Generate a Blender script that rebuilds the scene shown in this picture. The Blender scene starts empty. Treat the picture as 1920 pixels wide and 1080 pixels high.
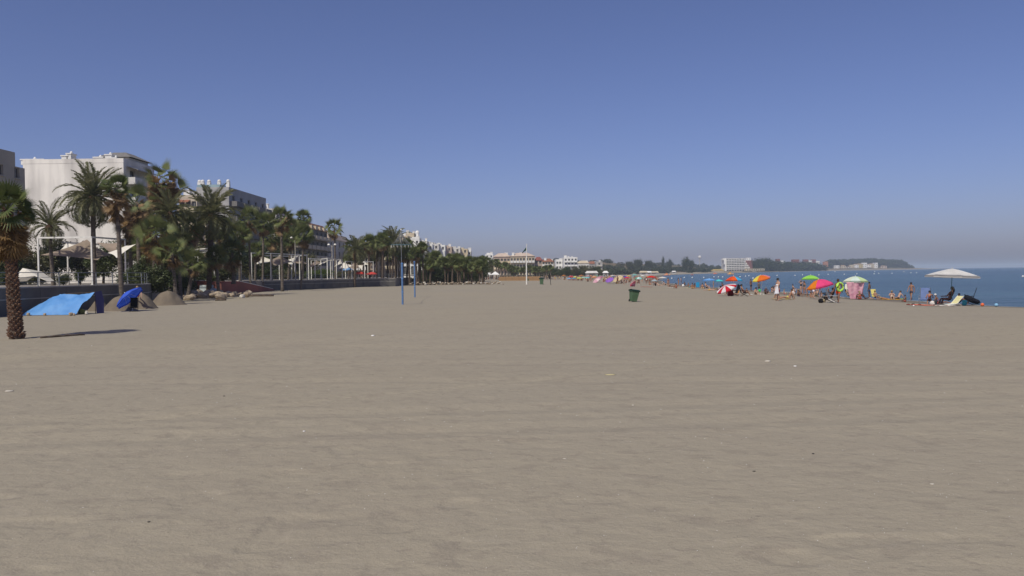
import bpy, math, random
import numpy as np
from mathutils import Vector, Matrix, Euler
random.seed(7)
R = math.radians
S = bpy.context.scene
COL = S.collection

# ------------------------------------------------------------------ camera
F = 1493.0
CAMZ = 2.3
PITCH = math.atan(26.7 / F)
ROLL = -0.0133
cam_d = bpy.data.cameras.new('camera')
cam = bpy.data.objects.new('camera', cam_d)
COL.objects.link(cam)
cam_d.sensor_width = 36.0
cam_d.lens = 36.0 * F / 1920.0
cam_d.clip_start = 0.1
cam_d.clip_end = 30000
CM = Matrix.Rotation(math.pi / 2 - PITCH, 3, 'X') @ Matrix.Rotation(ROLL, 3, 'Z')
cam.matrix_world = Matrix.Translation((0, 0, CAMZ)) @ CM.to_4x4()
S.camera = cam
S.render.resolution_x = 1024
S.render.resolution_y = 576

# ------------------------------------------------------------------ sky, sun, exposure
SUN = Vector((-0.30, -0.56, 0.77)).normalized()
w = bpy.data.worlds.new('World')
S.world = w
w.use_nodes = True
wn = w.node_tree.nodes
sky = wn.new('ShaderNodeTexSky')
sky.sky_type = 'NISHITA'
sky.sun_disc = False
sky.sun_elevation = math.asin(SUN.z)
sky.sun_rotation = math.atan2(SUN.x, SUN.y) % (2 * math.pi)
sky.altitude = 1600
sky.air_density = 1.0
sky.dust_density = 5.6
sky.ozone_density = 7.0
tint = wn.new('ShaderNodeMix'); tint.data_type = 'RGBA'; tint.blend_type = 'MULTIPLY'; tint.inputs[0].default_value = 1.0
tint.inputs[7].default_value = (1.10, 0.90, 1.02, 1)
w.node_tree.links.new(sky.outputs[0], tint.inputs[6])
w.node_tree.links.new(tint.outputs[2], wn['Background'].inputs[0])
wn['Background'].inputs[1].default_value = 0.093
sl = bpy.data.lights.new('sun', 'SUN')
sl.energy = 3.3
sl.angle = R(0.5)
sl.color = (1.0, 0.955, 0.80)
so = bpy.data.objects.new('sun', sl)
COL.objects.link(so)
so.rotation_euler = SUN.to_track_quat('Z', 'Y').to_euler()
S.view_settings.view_transform = 'Standard'
S.view_settings.look = 'None'
S.view_settings.gamma = 1
S.view_settings.exposure = 0.0
S.view_settings.use_curve_mapping = False
try:
    S.cycles.volume_bounces = 1
    S.cycles.max_bounces = 6
except Exception:
    pass

# ------------------------------------------------------------------ helpers
def ray(px, py):
    v = Vector(((px - 960) / F, -(py - 540) / F, -1.0))
    return CM @ v
def D(px, py, Y):                      # the point a ray reaches at the depth Y
    r = ray(px, py)
    t = Y / r.y
    return Vector((r.x * t, Y, CAMZ + r.z * t))
def G(px, py, z=0.0):                  # the point where a ray meets a level
    r = ray(px, py)
    t = (z - CAMZ) / r.z
    return Vector((r.x * t, r.y * t, z))
def GG(px, py):                        # the point where a ray meets the sand
    z = 0.0
    for _ in range(12):
        p = G(px, py, z)
        z = 0.5 * z + 0.5 * gz(p.x, p.y)
    p = G(px, py, z)
    p.z = gz(p.x, p.y)
    return p

def tag(o, label=None, cat=None, group=None, kind=None):
    if label: o['label'] = label
    if cat: o['category'] = cat
    if group: o['group'] = group
    if kind: o['kind'] = kind
    return o
def empty(name, loc, rz=0, label=None, cat=None, group=None):
    o = bpy.data.objects.new(name, None)
    o.empty_display_size = 0.2
    COL.objects.link(o)
    o.location = loc
    o.rotation_euler = (0, 0, rz)
    return tag(o, label, cat, group)
def link(name, me, parent=None, loc=None, rot=None, scale=None, m=None):
    o = bpy.data.objects.new(name, me)
    COL.objects.link(o)
    if parent is not None: o.parent = parent
    if loc is not None: o.location = loc
    if rot is not None: o.rotation_euler = rot
    if scale is not None: o.scale = scale if hasattr(scale, '__len__') else (scale,) * 3
    if m is not None and me is not None:
        if len(me.materials) == 0: me.materials.append(m)
        if me.materials[0] != m:
            o.material_slots[0].link = 'OBJECT'
            o.material_slots[0].material = m
    return o

class MB:
    def __init__(s):
        s.v = []; s.f = []; s.mi = []
    def add(s, vs, fs, mi=0):
        n = len(s.v)
        s.v.extend([tuple(a) for a in vs])
        s.f.extend([tuple(i + n for i in f) for f in fs])
        s.mi.extend([mi] * len(fs))
        return s
    def box(s, x0, x1, y0, y1, z0, z1, mi=0):
        if x0 > x1: x0, x1 = x1, x0
        if y0 > y1: y0, y1 = y1, y0
        if z0 > z1: z0, z1 = z1, z0
        v = [(x0, y0, z0), (x1, y0, z0), (x1, y1, z0), (x0, y1, z0), (x0, y0, z1), (x1, y0, z1), (x1, y1, z1), (x0, y1, z1)]
        return s.add(v, [(0, 3, 2, 1), (4, 5, 6, 7), (0, 1, 5, 4), (1, 2, 6, 5), (2, 3, 7, 6), (3, 0, 4, 7)], mi)
    def tube(s, pts, r, n=8, mi=0, caps=True):
        pts = [Vector(p) for p in pts]
        rs = r if hasattr(r, '__len__') else [r] * len(pts)
        base = len(s.v)
        for i, p in enumerate(pts):
            t = (pts[min(i + 1, len(pts) - 1)] - pts[max(i - 1, 0)]).normalized()
            a = t.orthogonal().normalized() if abs(t.z) < 0.9 else Vector((1, 0, 0))
            a = (a - t * a.dot(t)).normalized()
            b = t.cross(a)
            for k in range(n):
                q = p + (a * math.cos(2 * math.pi * k / n) + b * math.sin(2 * math.pi * k / n)) * rs[i]
                s.v.append(tuple(q))
        for i in range(len(pts) - 1):
            for k in range(n):
                a0 = base + i * n + k; a1 = base + i * n + (k + 1) % n
                s.f.append((a0, a1, a1 + n, a0 + n)); s.mi.append(mi)
        if caps:
            s.f.append(tuple(base + k for k in range(n))[::-1]); s.mi.append(mi)
            s.f.append(tuple(base + (len(pts) - 1) * n + k for k in range(n))); s.mi.append(mi)
        return s
    def lathe(s, prof, n=16, c=(0, 0, 0), mi=0):
        base = len(s.v)
        for (r, z) in prof:
            for k in range(n):
                s.v.append((c[0] + r * math.cos(2 * math.pi * k / n), c[1] + r * math.sin(2 * math.pi * k / n), c[2] + z))
        for i in range(len(prof) - 1):
            for k in range(n):
                a0 = base + i * n + k; a1 = base + i * n + (k + 1) % n
                s.f.append((a0, a1, a1 + n, a0 + n)); s.mi.append(mi)
        return s
    def ell(s, c, rx, ry, rz, n=10, m=7, mi=0):
        base = len(s.v)
        for i in range(m + 1):
            th = math.pi * i / m
            for k in range(n):
                ph = 2 * math.pi * k / n
                s.v.append((c[0] + rx * math.sin(th) * math.cos(ph), c[1] + ry * math.sin(th) * math.sin(ph), c[2] + rz * math.cos(th)))
        for i in range(m):
            for k in range(n):
                a0 = base + i * n + k; a1 = base + i * n + (k + 1) % n
                s.f.append((a0, a0 + n, a1 + n, a1)); s.mi.append(mi)
        return s
    def mesh(s, name, mats=None, smooth=False):
        me = bpy.data.meshes.new(name)
        me.from_pydata(s.v, [], s.f)
        if mats is not None:
            for m in (mats if isinstance(mats, (list, tuple)) else [mats]): me.materials.append(m)
            if isinstance(mats, (list, tuple)) and len(mats) > 1:
                me.polygons.foreach_set('material_index', s.mi)
        if smooth:
            me.polygons.foreach_set('use_smooth', [True] * len(me.polygons))
        me.update()
        return me
    def build(s, name, mats=None, parent=None, smooth=False, loc=None, rot=None):
        return link(name, s.mesh(name, mats, smooth), parent, loc, rot)

def npmesh(name, v, f, mat=None, smooth=False):
    """v (n,3) array, f (m,4) or (m,3) array"""
    me = bpy.data.meshes.new(name)
    k = f.shape[1]
    me.vertices.add(len(v)); me.vertices.foreach_set('co', np.asarray(v, dtype=np.float32).ravel())
    me.loops.add(f.size); me.loops.foreach_set('vertex_index', np.asarray(f, dtype=np.int32).ravel())
    me.polygons.add(len(f))
    me.polygons.foreach_set('loop_start', np.arange(0, f.size, k, dtype=np.int32))
    me.polygons.foreach_set('loop_total', np.full(len(f), k, dtype=np.int32))
    if smooth: me.polygons.foreach_set('use_smooth', np.ones(len(f), dtype=bool))
    if mat: me.materials.append(mat)
    me.update(calc_edges=True)
    return me

# ------------------------------------------------------------------ noise
def _h(ix, iy, seed):
    n = (ix.astype(np.int64) * 374761393 + iy.astype(np.int64) * 668265263 + seed * 1274126177) & 0x7fffffff
    n = (n ^ (n >> 13)) * 1274126177 & 0x7fffffff
    return ((n ^ (n >> 16)) & 0xffff) / 65535.0
def vn(x, y, seed=0):
    x = np.asarray(x, float); y = np.asarray(y, float)
    ix = np.floor(x); iy = np.floor(y)
    fx = x - ix; fy = y - iy
    fx = fx * fx * (3 - 2 * fx); fy = fy * fy * (3 - 2 * fy)
    a = _h(ix, iy, seed); b = _h(ix + 1, iy, seed); c = _h(ix, iy + 1, seed); d = _h(ix + 1, iy + 1, seed)
    return (a * (1 - fx) + b * fx) * (1 - fy) + (c * (1 - fx) + d * fx) * fy * 1.0 - 0.5
def fbm(x, y, o=3, seed=0):
    t = 0; a = 1.0
    for i in range(o):
        t = t + a * vn(x * 2 ** i + 13.7 * i, y * 2 ** i - 7.1 * i, seed + i); a *= 0.5
    return t

# ------------------------------------------------------------------ the coast and the ground level
SEA_Z = -0.7
SHORE = [(90, -200), (62, -40), (52, 20), (39.7, 61.8), (37.6, 75), (36.4, 85), (36.9, 115), (38.4, 172), (43, 225),
         (62, 330), (99, 520), (135, 700), (195, 860), (375, 1250), (627, 1720), (760, 1900), (930, 2080), (1150, 2300), (1560, 2800), (1590, 2950), (1500, 3300), (600, 6000)]
_P = np.array(SHORE, float)
def sdist(x, y):
    x = np.asarray(x, float); y = np.asarray(y, float)
    best = np.full(x.shape, 1e18); sign = np.ones(x.shape)
    for i in range(len(_P) - 1):
        a = _P[i]; b = _P[i + 1]; e = b - a
        t = np.clip(((x - a[0]) * e[0] + (y - a[1]) * e[1]) / (e @ e), 0, 1)
        dx = x - a[0] - t * e[0]; dy = y - a[1] - t * e[1]
        d2 = dx * dx + dy * dy
        cr = e[0] * (y - a[1]) - e[1] * (x - a[0])
        m = d2 < best - 1e-9
        best = np.where(m, d2, best); sign = np.where(m, np.sign(cr), sign)
    return np.sqrt(best) * sign
def ss(a, b, x):
    t = np.clip((x - a) / (b - a), 0, 1)
    return t * t * (3 - 2 * t)
MOUNDS = []
def gzn(x, y, fine=True):
    x = np.asarray(x, float); y = np.asarray(y, float)
    s = sdist(x, y)
    z = -0.75 + 0.75 * ss(-3, 22, s) - 3.5 * ss(0, -30, s)
    r = np.hypot(x, y)
    z = z + 0.10 * fbm(x / 17, y / 11, 2, 3) * ss(8, 30, r)
    hill = ss(700, 1000, y) * ss(25, 230, s)
    ridge = 15 + 9 * fbm(x / 240, y / 240, 3, 11)
    z = z + hill * ridge * (1 - 0.55 * ss(1500, 2100, y))
    if fine:
        k = np.exp(-r / 45.0)
        z = z + k * (0.016 * fbm(x / 1.15, y / 0.75, 3, 5) + 0.014 * fbm(x / 0.32, y / 0.3, 2, 9))
        # shallow footprints
        c = vn(x / 0.55, y / 0.42, 31)
        z = z - k * 0.022 * ss(0.24, 0.42, c)
        # long vehicle tracks across the sand
        for (ax, ay, ang, wdt, dep) in TRK:
            u = -(x - ax) * math.sin(ang) + (y - ay) * math.cos(ang)
            u = u + 0.5 * np.sin(((x - ax) * math.cos(ang)) * 0.13) 
            dep = dep * 0.8
            z = z - dep * np.exp(-(u / wdt) ** 2) + 0.5 * dep * np.exp(-((np.abs(u) - 2.0 * wdt) / (0.5 * wdt)) ** 2)
    return z
TRK = [(-4, 11.5, 0.13, 0.28, 0.030), (-4, 13.2, 0.13, 0.28, 0.030), (-4.5, 14.0, 0.62, 0.10, 0.03), (6, 16.5, -0.05, 0.3, 0.03), (7, 19.6, -0.08, 0.35, 0.03), (4, 24, -0.12, 0.5, 0.03),
       (30, 36, -0.33, 0.6, 0.05), (28, 47, -0.45, 0.6, 0.05), (-8, 27, 0.5, 0.8, 0.06), (-12, 40, 0.25, 0.5, 0.05)]
def gz(x, y):
    return float(gzn(np.array([x]), np.array([y]))[0])

# ------------------------------------------------------------------ materials
MATS = {}
def mat(name, c, rough=0.85, c2=None, scale=3.0, detail=3.0, bump=0.0, bscale=None, metal=0.0, isl=False, spec=0.3, coord='Object', stretch=None, trans=0.0):
    if name in MATS: return MATS[name]
    m = bpy.data.materials.new(name)
    m.use_nodes = True
    nt = m.node_tree; N = nt.nodes; L = nt.links
    b = N['Principled BSDF']
    b.inputs['Roughness'].default_value = rough
    b.inputs['Metallic'].default_value = metal
    b.inputs['Specular IOR Level'].default_value = spec
    c = tuple(c) + (1,)
    if c2 is None: c2 = tuple(min(1, a * 0.8) for a in c[:3])
    c2 = tuple(c2) + (1,)
    tc = N.new('ShaderNodeTexCoord')
    vec = tc.outputs['Object']
    if stretch:
        mp = N.new('ShaderNodeMapping'); mp.inputs['Scale'].default_value = stretch
        L.new(vec, mp.inputs[0]); vec = mp.outputs[0]
    no = N.new('ShaderNodeTexNoise'); no.inputs['Scale'].default_value = scale; no.inputs['Detail'].default_value = detail
    L.new(vec, no.inputs['Vector'])
    rp = N.new('ShaderNodeMapRange'); rp.inputs[1].default_value = 0.36; rp.inputs[2].default_value = 0.64
    L.new(no.outputs['Fac'], rp.inputs[0])
    fac = rp.outputs[0]
    if isl:
        ge = N.new('ShaderNodeNewGeometry'); 
        ad = N.new('ShaderNodeMix'); ad.data_type = 'FLOAT'; ad.inputs[0].default_value = 0.55
        L.new(fac, ad.inputs[2]); L.new(ge.outputs['Random Per Island'], ad.inputs[3])
        fac = ad.outputs[0]
    mx = N.new('ShaderNodeMix'); mx.data_type = 'RGBA'
    mx.inputs[6].default_value = c; mx.inputs[7].default_value = c2
    L.new(fac, mx.inputs[0]); L.new(mx.outputs[2], b.inputs['Base Color'])
    if bump:
        n2 = N.new('ShaderNodeTexNoise'); n2.inputs['Scale'].default_value = bscale or scale * 4; n2.inputs['Detail'].default_value = 4
        L.new(vec, n2.inputs['Vector'])
        bp = N.new('ShaderNodeBump'); bp.inputs['Strength'].default_value = 0.6; bp.inputs['Distance'].default_value = bump
        L.new(n2.outputs['Fac'], bp.inputs['Height']); L.new(bp.outputs[0], b.inputs['Normal'])
    if trans:
        tr = N.new('ShaderNodeBsdfTranslucent'); ms = N.new('ShaderNodeMixShader'); ms.inputs[0].default_value = trans
        L.new(mx.outputs[2], tr.inputs[0]); L.new(b.outputs[0], ms.inputs[1]); L.new(tr.outputs[0], ms.inputs[2])
        L.new(ms.outputs[0], N['Material Output'].inputs[0])
    MATS[name] = m
    return m

M_glass = mat('window_glass', (0.025, 0.03, 0.035), 0.15, (0.05, 0.055, 0.06), 2, spec=0.5)
M_frame = mat('window_frame_paint', (0.45, 0.43, 0.4), 0.5)
M_shutter = mat('dark_shutter', (0.10, 0.08, 0.065), 0.6)
M_white = mat('white_render', (0.66, 0.64, 0.60), 0.9, (0.50, 0.48, 0.45), 0.25, 5, 0.01, 30)
M_white2 = mat('bright_white_render', (0.78, 0.77, 0.74), 0.9, (0.66, 0.65, 0.62), 0.5)
M_stain = mat('weathered_white_render', (0.82, 0.78, 0.71), 0.95, (0.52, 0.49, 0.455), 0.30, 6, 0.01, 20, stretch=(1.4, 1.4, 0.28))
M_beige = mat('beige_render', (0.52, 0.45, 0.35), 0.9, (0.43, 0.375, 0.30), 0.3)
M_cream = mat('cream_render', (0.58, 0.50, 0.36), 0.9, (0.48, 0.40, 0.29), 0.3)
M_pink = mat('pinkish_render', (0.52, 0.42, 0.34), 0.9, (0.43, 0.34, 0.28), 0.3)
M_grey = mat('grey_render', (0.42, 0.41, 0.40), 0.9, (0.33, 0.32, 0.31), 0.3)
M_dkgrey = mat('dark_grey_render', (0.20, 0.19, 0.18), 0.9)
M_terra = mat('terracotta_tile', (0.30, 0.13, 0.08), 0.9, (0.20, 0.09, 0.06), 1.5, 4, 0.05, 6)
M_redbrick = mat('red_brick', (0.22, 0.075, 0.05), 0.9, (0.15, 0.055, 0.04), 3)
M_redwall = mat('dull_red_render', (0.24, 0.08, 0.07), 0.9, (0.18, 0.07, 0.06), .5)
M_slab = mat('pale_concrete', (0.55, 0.52, 0.47), 0.9)
M_glassrail = mat('pale_blue_glass', (0.30, 0.40, 0.42), 0.2, (0.24, 0.33, 0.36), 1)
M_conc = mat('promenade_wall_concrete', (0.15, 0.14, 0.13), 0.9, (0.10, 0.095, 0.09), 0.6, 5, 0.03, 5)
M_cap = mat('wall_coping', (0.36, 0.34, 0.31), 0.9, (0.28, 0.265, 0.24), 1)
M_pave = mat('promenade_paving', (0.28, 0.25, 0.22), 0.9, (0.22, 0.2, 0.18), 1)
M_wpaint = mat('white_painted_steel', (0.78, 0.76, 0.70), 0.4, (0.66, 0.64, 0.58), 3)
M_gsteel = mat('grey_steel', (0.22, 0.23, 0.24), 0.45, (0.16, 0.17, 0.18), 5, metal=0.3)
M_sailw = mat('cream_sail_fabric', (0.86, 0.82, 0.72), 0.9, (0.80, 0.75, 0.65), 1, trans=0.2)
M_sailt = mat('taupe_sail_fabric', (0.36, 0.285, 0.225), 0.9, (0.29, 0.23, 0.18), 1, trans=0.2)
M_bluepost = mat('blue_post_paint', (0.08, 0.16, 0.33), 0.6, (0.11, 0.21, 0.40), 6, 4, 0.002, 60)
M_trunk = mat('palm_trunk_bark', (0.13, 0.095, 0.07), 0.95, (0.06, 0.045, 0.035), 2.5, 5, 0.05, 8, stretch=(1, 1, 4))
M_trunkg = mat('grey_palm_bark', (0.17, 0.14, 0.115), 0.95, (0.09, 0.075, 0.06), 2.0, 5, 0.03, 8, stretch=(1, 1, 5))
M_boot = mat('palm_leaf_base', (0.26, 0.155, 0.10), 0.95, (0.07, 0.04, 0.03), 3, isl=True)
M_fan = mat('fan_palm_green', (0.07, 0.115, 0.035), 0.55, (0.19, 0.19, 0.07), 0.8, isl=True, trans=0.25)
M_fand = mat('fan_palm_dark_green', (0.035, 0.075, 0.022), 0.45, (0.16, 0.17, 0.06), 0.8, isl=True, trans=0.2)
M_dead = mat('dry_palm_leaf', (0.36, 0.25, 0.13), 0.9, (0.11, 0.065, 0.035), 0.9, isl=True, trans=0.2)
M_deado = mat('orange_dry_palm_leaf', (0.34, 0.21, 0.08), 0.9, (0.15, 0.10, 0.05), 0.9, isl=True, trans=0.3)
M_date = mat('date_palm_green', (0.09, 0.11, 0.05), 0.5, (0.24, 0.225, 0.11), 0.8, isl=True, trans=0.25)
M_leaf = mat('broadleaf_dark', (0.028, 0.05, 0.018), 0.5, (0.10, 0.115, 0.04), 0.5, isl=True, trans=0.2)
M_leaf2 = mat('broadleaf_olive', (0.065, 0.075, 0.035), 0.6, (0.17, 0.155, 0.075), 0.4, isl=True, trans=0.2)
M_leaf3 = mat('broadleaf_fresh', (0.06, 0.10, 0.02), 0.6, (0.14, 0.17, 0.04), 0.5, isl=True, trans=0.25)
M_pine = mat('far_pine_green', (0.022, 0.036, 0.018), 0.8, (0.05, 0.065, 0.03), 0.05, isl=True)
M_bark = mat('brown_bark', (0.12, 0.085, 0.06), 0.95, (0.06, 0.045, 0.03), 4, 4, 0.02)
M_rock = mat('tan_rock', (0.42, 0.34, 0.25), 0.95, (0.24, 0.19, 0.14), 1.6, 5, 0.06, 5)
M_rockw = mat('pale_rock', (0.62, 0.58, 0.50), 0.95, (0.45, 0.41, 0.35), 1.6, 5, 0.05, 5)
M_pile = mat('heaped_damp_sand', (0.185, 0.15, 0.11), 0.95, (0.14, 0.115, 0.09), 1.2, 6, 0.05, 7)
M_tarp = mat('blue_tarpaulin', (0.085, 0.25, 0.56), 0.6, (0.13, 0.32, 0.64), 1.4, 4, 0.03, 3)
M_black = mat('black_fabric', (0.015, 0.015, 0.018), 0.8)
M_bin = mat('green_bin_plastic', (0.065, 0.12, 0.06), 0.6, (0.08, 0.14, 0.075), 3)
M_binlid = mat('dark_green_lid_plastic', (0.018, 0.05, 0.03), 0.45)
M_rubber = mat('black_rubber', (0.02, 0.02, 0.02), 0.8)
M_chrome = mat('bare_aluminium', (0.6, 0.6, 0.6), 0.35, metal=0.8)
def paint(name, c, rough=0.75, tr=0.0):
    return mat(name, c, rough, tuple(a * 0.86 for a in c), 2.5, trans=tr)

# sand
def sand_mat():
    m = bpy.data.materials.new('beach_sand'); m.use_nodes = True
    nt = m.node_tree; N = nt.nodes; L = nt.links; b = N['Principled BSDF']
    b.inputs['Roughness'].default_value = 1.0; b.inputs['Specular IOR Level'].default_value = 0.1
    geo = N.new('ShaderNodeNewGeometry')
    def noise(sc, det, stretch=None, rot=0, rough=0.5):
        n = N.new('ShaderNodeTexNoise'); n.inputs['Scale'].default_value = sc; n.inputs['Detail'].default_value = det; n.inputs['Roughness'].default_value = rough
        v = geo.outputs['Position']
        if stretch:
            mp = N.new('ShaderNodeMapping'); mp.inputs['Scale'].default_value = stretch; mp.inputs['Rotation'].default_value = (0, 0, rot)
            L.new(v, mp.inputs[0]); v = mp.outputs[0]
        L.new(v, n.inputs['Vector']); return n.outputs['Fac']
    def ramp(f, a, bb, lo=0.0, hi=1.0):
        r_ = N.new('ShaderNodeMapRange'); r_.inputs[1].default_value = a; r_.inputs[2].default_value = bb; r_.inputs[3].default_value = lo; r_.inputs[4].default_value = hi
        L.new(f, r_.inputs[0]); return r_.outputs[0]
    def mix(fac, a, bb, mode='MIX'):
        x = N.new('ShaderNodeMix'); x.data_type = 'RGBA'; x.blend_type = mode
        if isinstance(fac, float): x.inputs[0].default_value = fac
        else: L.new(fac, x.inputs[0])
        for i, q in ((6, a), (7, bb)):
            if isinstance(q, tuple): x.inputs[i].default_value = q + (1,)
            else: L.new(q, x.inputs[i])
        return x.outputs[2]
    base = mix(ramp(noise(0.06, 4), 0.35, 0.65), (0.312, 0.274, 0.204), (0.294, 0.261, 0.203))
    base = mix(ramp(noise(0.35, 6, (0.6, 1.0, 1), 0.3, 0.6), 0.50, 0.66, 0, 0.30), base, (0.25, 0.215, 0.17))
    base = mix(ramp(noise(2.1, 5, (0.8, 1.0, 1), 0.2, 0.6), 0.56, 0.62, 0, 0.42), base, (0.22, 0.19, 0.15))
    base = mix(ramp(noise(5.5, 5, (0.8, 1.0, 1), -0.4, 0.65), 0.57, 0.62, 0, 0.40), base, (0.21, 0.18, 0.145))
    base = mix(ramp(noise(3.7, 5, (0.8, 1.0, 1), 0.9, 0.6), 0.57, 0.64, 0, 0.20), base, (0.35, 0.31, 0.25))
    base = mix(ramp(noise(60, 3, None, 0, 0.7), 0.38, 0.62, 0.0, 0.30), base, (0.40, 0.35, 0.29))
    base = mix(ramp(noise(95, 2, None, 0, 0.7), 0.58, 0.70, 0.0, 0.5), base, (0.16, 0.135, 0.11))
    # wet strip by the waterline and dry hillside inland, from height
    sep = N.new('ShaderNodeSeparateXYZ'); L.new(geo.outputs['Position'], sep.inputs[0])
    base = mix(ramp(sep.outputs['Z'], -0.62, -0.48, 0.75, 0.0), base, (0.13, 0.11, 0.09))
    hillc = mix(ramp(noise(0.012, 6, None, 0, 0.65), 0.40, 0.62), (0.20, 0.135, 0.085), (0.085, 0.085, 0.045))
    base = mix(ramp(sep.outputs['Z'], 0.7, 2.0), base, hillc)
    L.new(base, b.inputs['Base Color'])
    b1 = N.new('ShaderNodeBump'); b1.inputs['Strength'].default_value = 0.8; b1.inputs['Distance'].default_value = 0.042
    L.new(noise(4.2, 6, (0.9, 1.1, 1), 0, 0.66), b1.inputs['Height'])
    b2 = N.new('ShaderNodeBump'); b2.inputs['Strength'].default_value = 0.5; b2.inputs['Distance'].default_value = 0.006
    L.new(noise(50, 3, None, 0, 0.7), b2.inputs['Height']); L.new(b1.outputs[0], b2.inputs['Normal'])
    L.new(b2.outputs[0], b.inputs['Normal'])
    return m
M_sand = sand_mat()

def sea_mat():
    m = bpy.data.materials.new('sea_water'); m.use_nodes = True
    nt = m.node_tree; N = nt.nodes; L = nt.links; b = N['Principled BSDF']
    b.inputs['Roughness'].default_value = 0.22; b.inputs['IOR'].default_value = 1.33; b.inputs['Specular IOR Level'].default_value = 0.5
    geo = N.new('ShaderNodeNewGeometry')
    def noise(sc, det, st, rot=0.0):
        n = N.new('ShaderNodeTexNoise'); n.inputs['Scale'].default_value = sc; n.inputs['Detail'].default_value = det
        mp = N.new('ShaderNodeMapping'); mp.inputs['Scale'].default_value = st; mp.inputs['Rotation'].default_value = (0, 0, rot)
        L.new(geo.outputs['Position'], mp.inputs[0]); L.new(mp.outputs[0], n.inputs['Vector']); return n.outputs['Fac']
    r_ = N.new('ShaderNodeMapRange'); r_.inputs[1].default_value = 0.38; r_.inputs[2].default_value = 0.62
    L.new(noise(0.02, 5, (0.35, 1.6, 1), 0.05), r_.inputs[0])
    x = N.new('ShaderNodeMix'); x.data_type = 'RGBA'; x.inputs[6].default_value = (0.012, 0.052, 0.068, 1); x.inputs[7].default_value = (0.038, 0.098, 0.118, 1)
    L.new(r_.outputs[0], x.inputs[0]); L.new(x.outputs[2], b.inputs['Base Color'])
    b1 = N.new('ShaderNodeBump'); b1.inputs['Strength'].default_value = 1.0; b1.inputs['Distance'].default_value = 0.35
    L.new(noise(0.9, 5, (0.8, 1.4, 1)), b1.inputs['Height'])
    b2 = N.new('ShaderNodeBump'); b2.inputs['Strength'].default_value = 1.0; b2.inputs['Distance'].default_value = 0.9
    L.new(noise(0.16, 3, (0.7, 1.5, 1), 0.2), b2.inputs['Height']); L.new(b1.outputs[0], b2.inputs['Normal'])
    L.new(b2.outputs[0], b.inputs['Normal'])
    return m
M_sea = sea_mat()

# ------------------------------------------------------------------ ground, sea, promenade
def make_ground():
    fa = np.radians(np.linspace(-40, 46, 620))
    rest = np.radians(np.linspace(46, 320, 60)[1:-1])
    ang = np.concatenate([fa, rest])
    rr = np.concatenate([[0.4, 1.5, 3, 4.2], 1.0 / np.linspace(1 / 5.0, 1 / 42.0, 380), np.geomspace(42, 4200, 190)[1:]])
    A, Rr = np.meshgrid(ang, rr)
    X = Rr * np.sin(A); Y = Rr * np.cos(A)
    Z = gzn(X, Y)
    n = len(ang); k = len(rr)
    V = np.stack([X, Y, Z], -1).reshape(-1, 3)
    i = np.arange(k - 1)[:, None]; j = np.arange(n)[None, :]
    a = i * n + j; b_ = i * n + (j + 1) % n
    Fq = np.stack([a, b_, b_ + n, a + n], -1).reshape(-1, 4)
    V = np.concatenate([V, [[0, 0, float(Z[0].mean())]]])
    o = link('beach', npmesh('beach', V, Fq, M_sand, True))
    tag(o, kind='structure')
make_ground()
def make_sea():
    xs = np.concatenate([np.linspace(25, 400, 40), np.geomspace(440, 11000, 30)])
    ys = np.concatenate([np.linspace(-400, 1000, 60), np.geomspace(1040, 11000, 36)])
    X, Y = np.meshgrid(xs, ys)
    n = len(xs); V = np.stack([X, Y, np.full(X.shape, SEA_Z)], -1).reshape(-1, 3)
    i = np.arange(len(ys) - 1)[:, None]; j = np.arange(n - 1)[None, :]
    a = i * n + j
    tag(link('sea', npmesh('sea', V, np.stack([a, a + 1, a + 1 + n, a + n], -1).reshape(-1, 4), M_sea)), kind='structure')
make_sea()
# thin line of foam where the water meets the sand
mb = MB()
fo = [(x, y) for (x, y) in SHORE[2:10]]
pts = []
for (a, b_) in zip(fo[:-1], fo[1:]):
    for t in range(12):
        f = t / 12; pts.append((a[0] + (b_[0] - a[0]) * f, a[1] + (b_[1] - a[1]) * f))
vs = []
for i, (x, y) in enumerate(pts):
    # walk to where the sand meets the water
    xx = x - 6
    while gz(xx, y) > SEA_Z + 0.01 and xx < x + 8: xx += 0.1
    wd = max(.02, -0.12 + 0.40 * random.random())
    vs += [(xx - 0.1, y, SEA_Z + 0.02), (xx - 0.1 + wd, y, SEA_Z + 0.024)]
fs = [(2 * i, 2 * i + 1, 2 * i + 3, 2 * i + 2) for i in range(len(pts) - 1)]
mb.add(vs, fs)
tag(mb.build('shore_foam', paint('sea_foam', (0.62, 0.66, 0.68))), kind='structure')

PZ = 1.72   # promenade level
WTOP = 1.85
EDGE1 = [(-33.2, 10), (-33.2, 72)]
EDGE2 = [(-42, 100), (-42, 131)]
EDGE3 = [(-41, 132), (-30.6, 164), (-24.3, 166)]
mb = MB()
poly = [(-33.4, -30), (-33.4, 72), (-42.2, 100), (-42.2, 131), (-41.2, 132.2), (-30.8, 164.2), (-24.5, 166.2), (-26, 210), (-30, 400), (-400, 400), (-400, -30)]
n = len(poly)
mb.add([(x, y, PZ) for x, y in poly] + [(x, y, -0.5) for x, y in poly], [tuple(range(n))[::-1]] + [(i, (i + 1) % n, (i + 1) % n + n, i + n) for i in range(n)])
tag(mb.build('promenade', M_pave), kind='structure')
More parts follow.
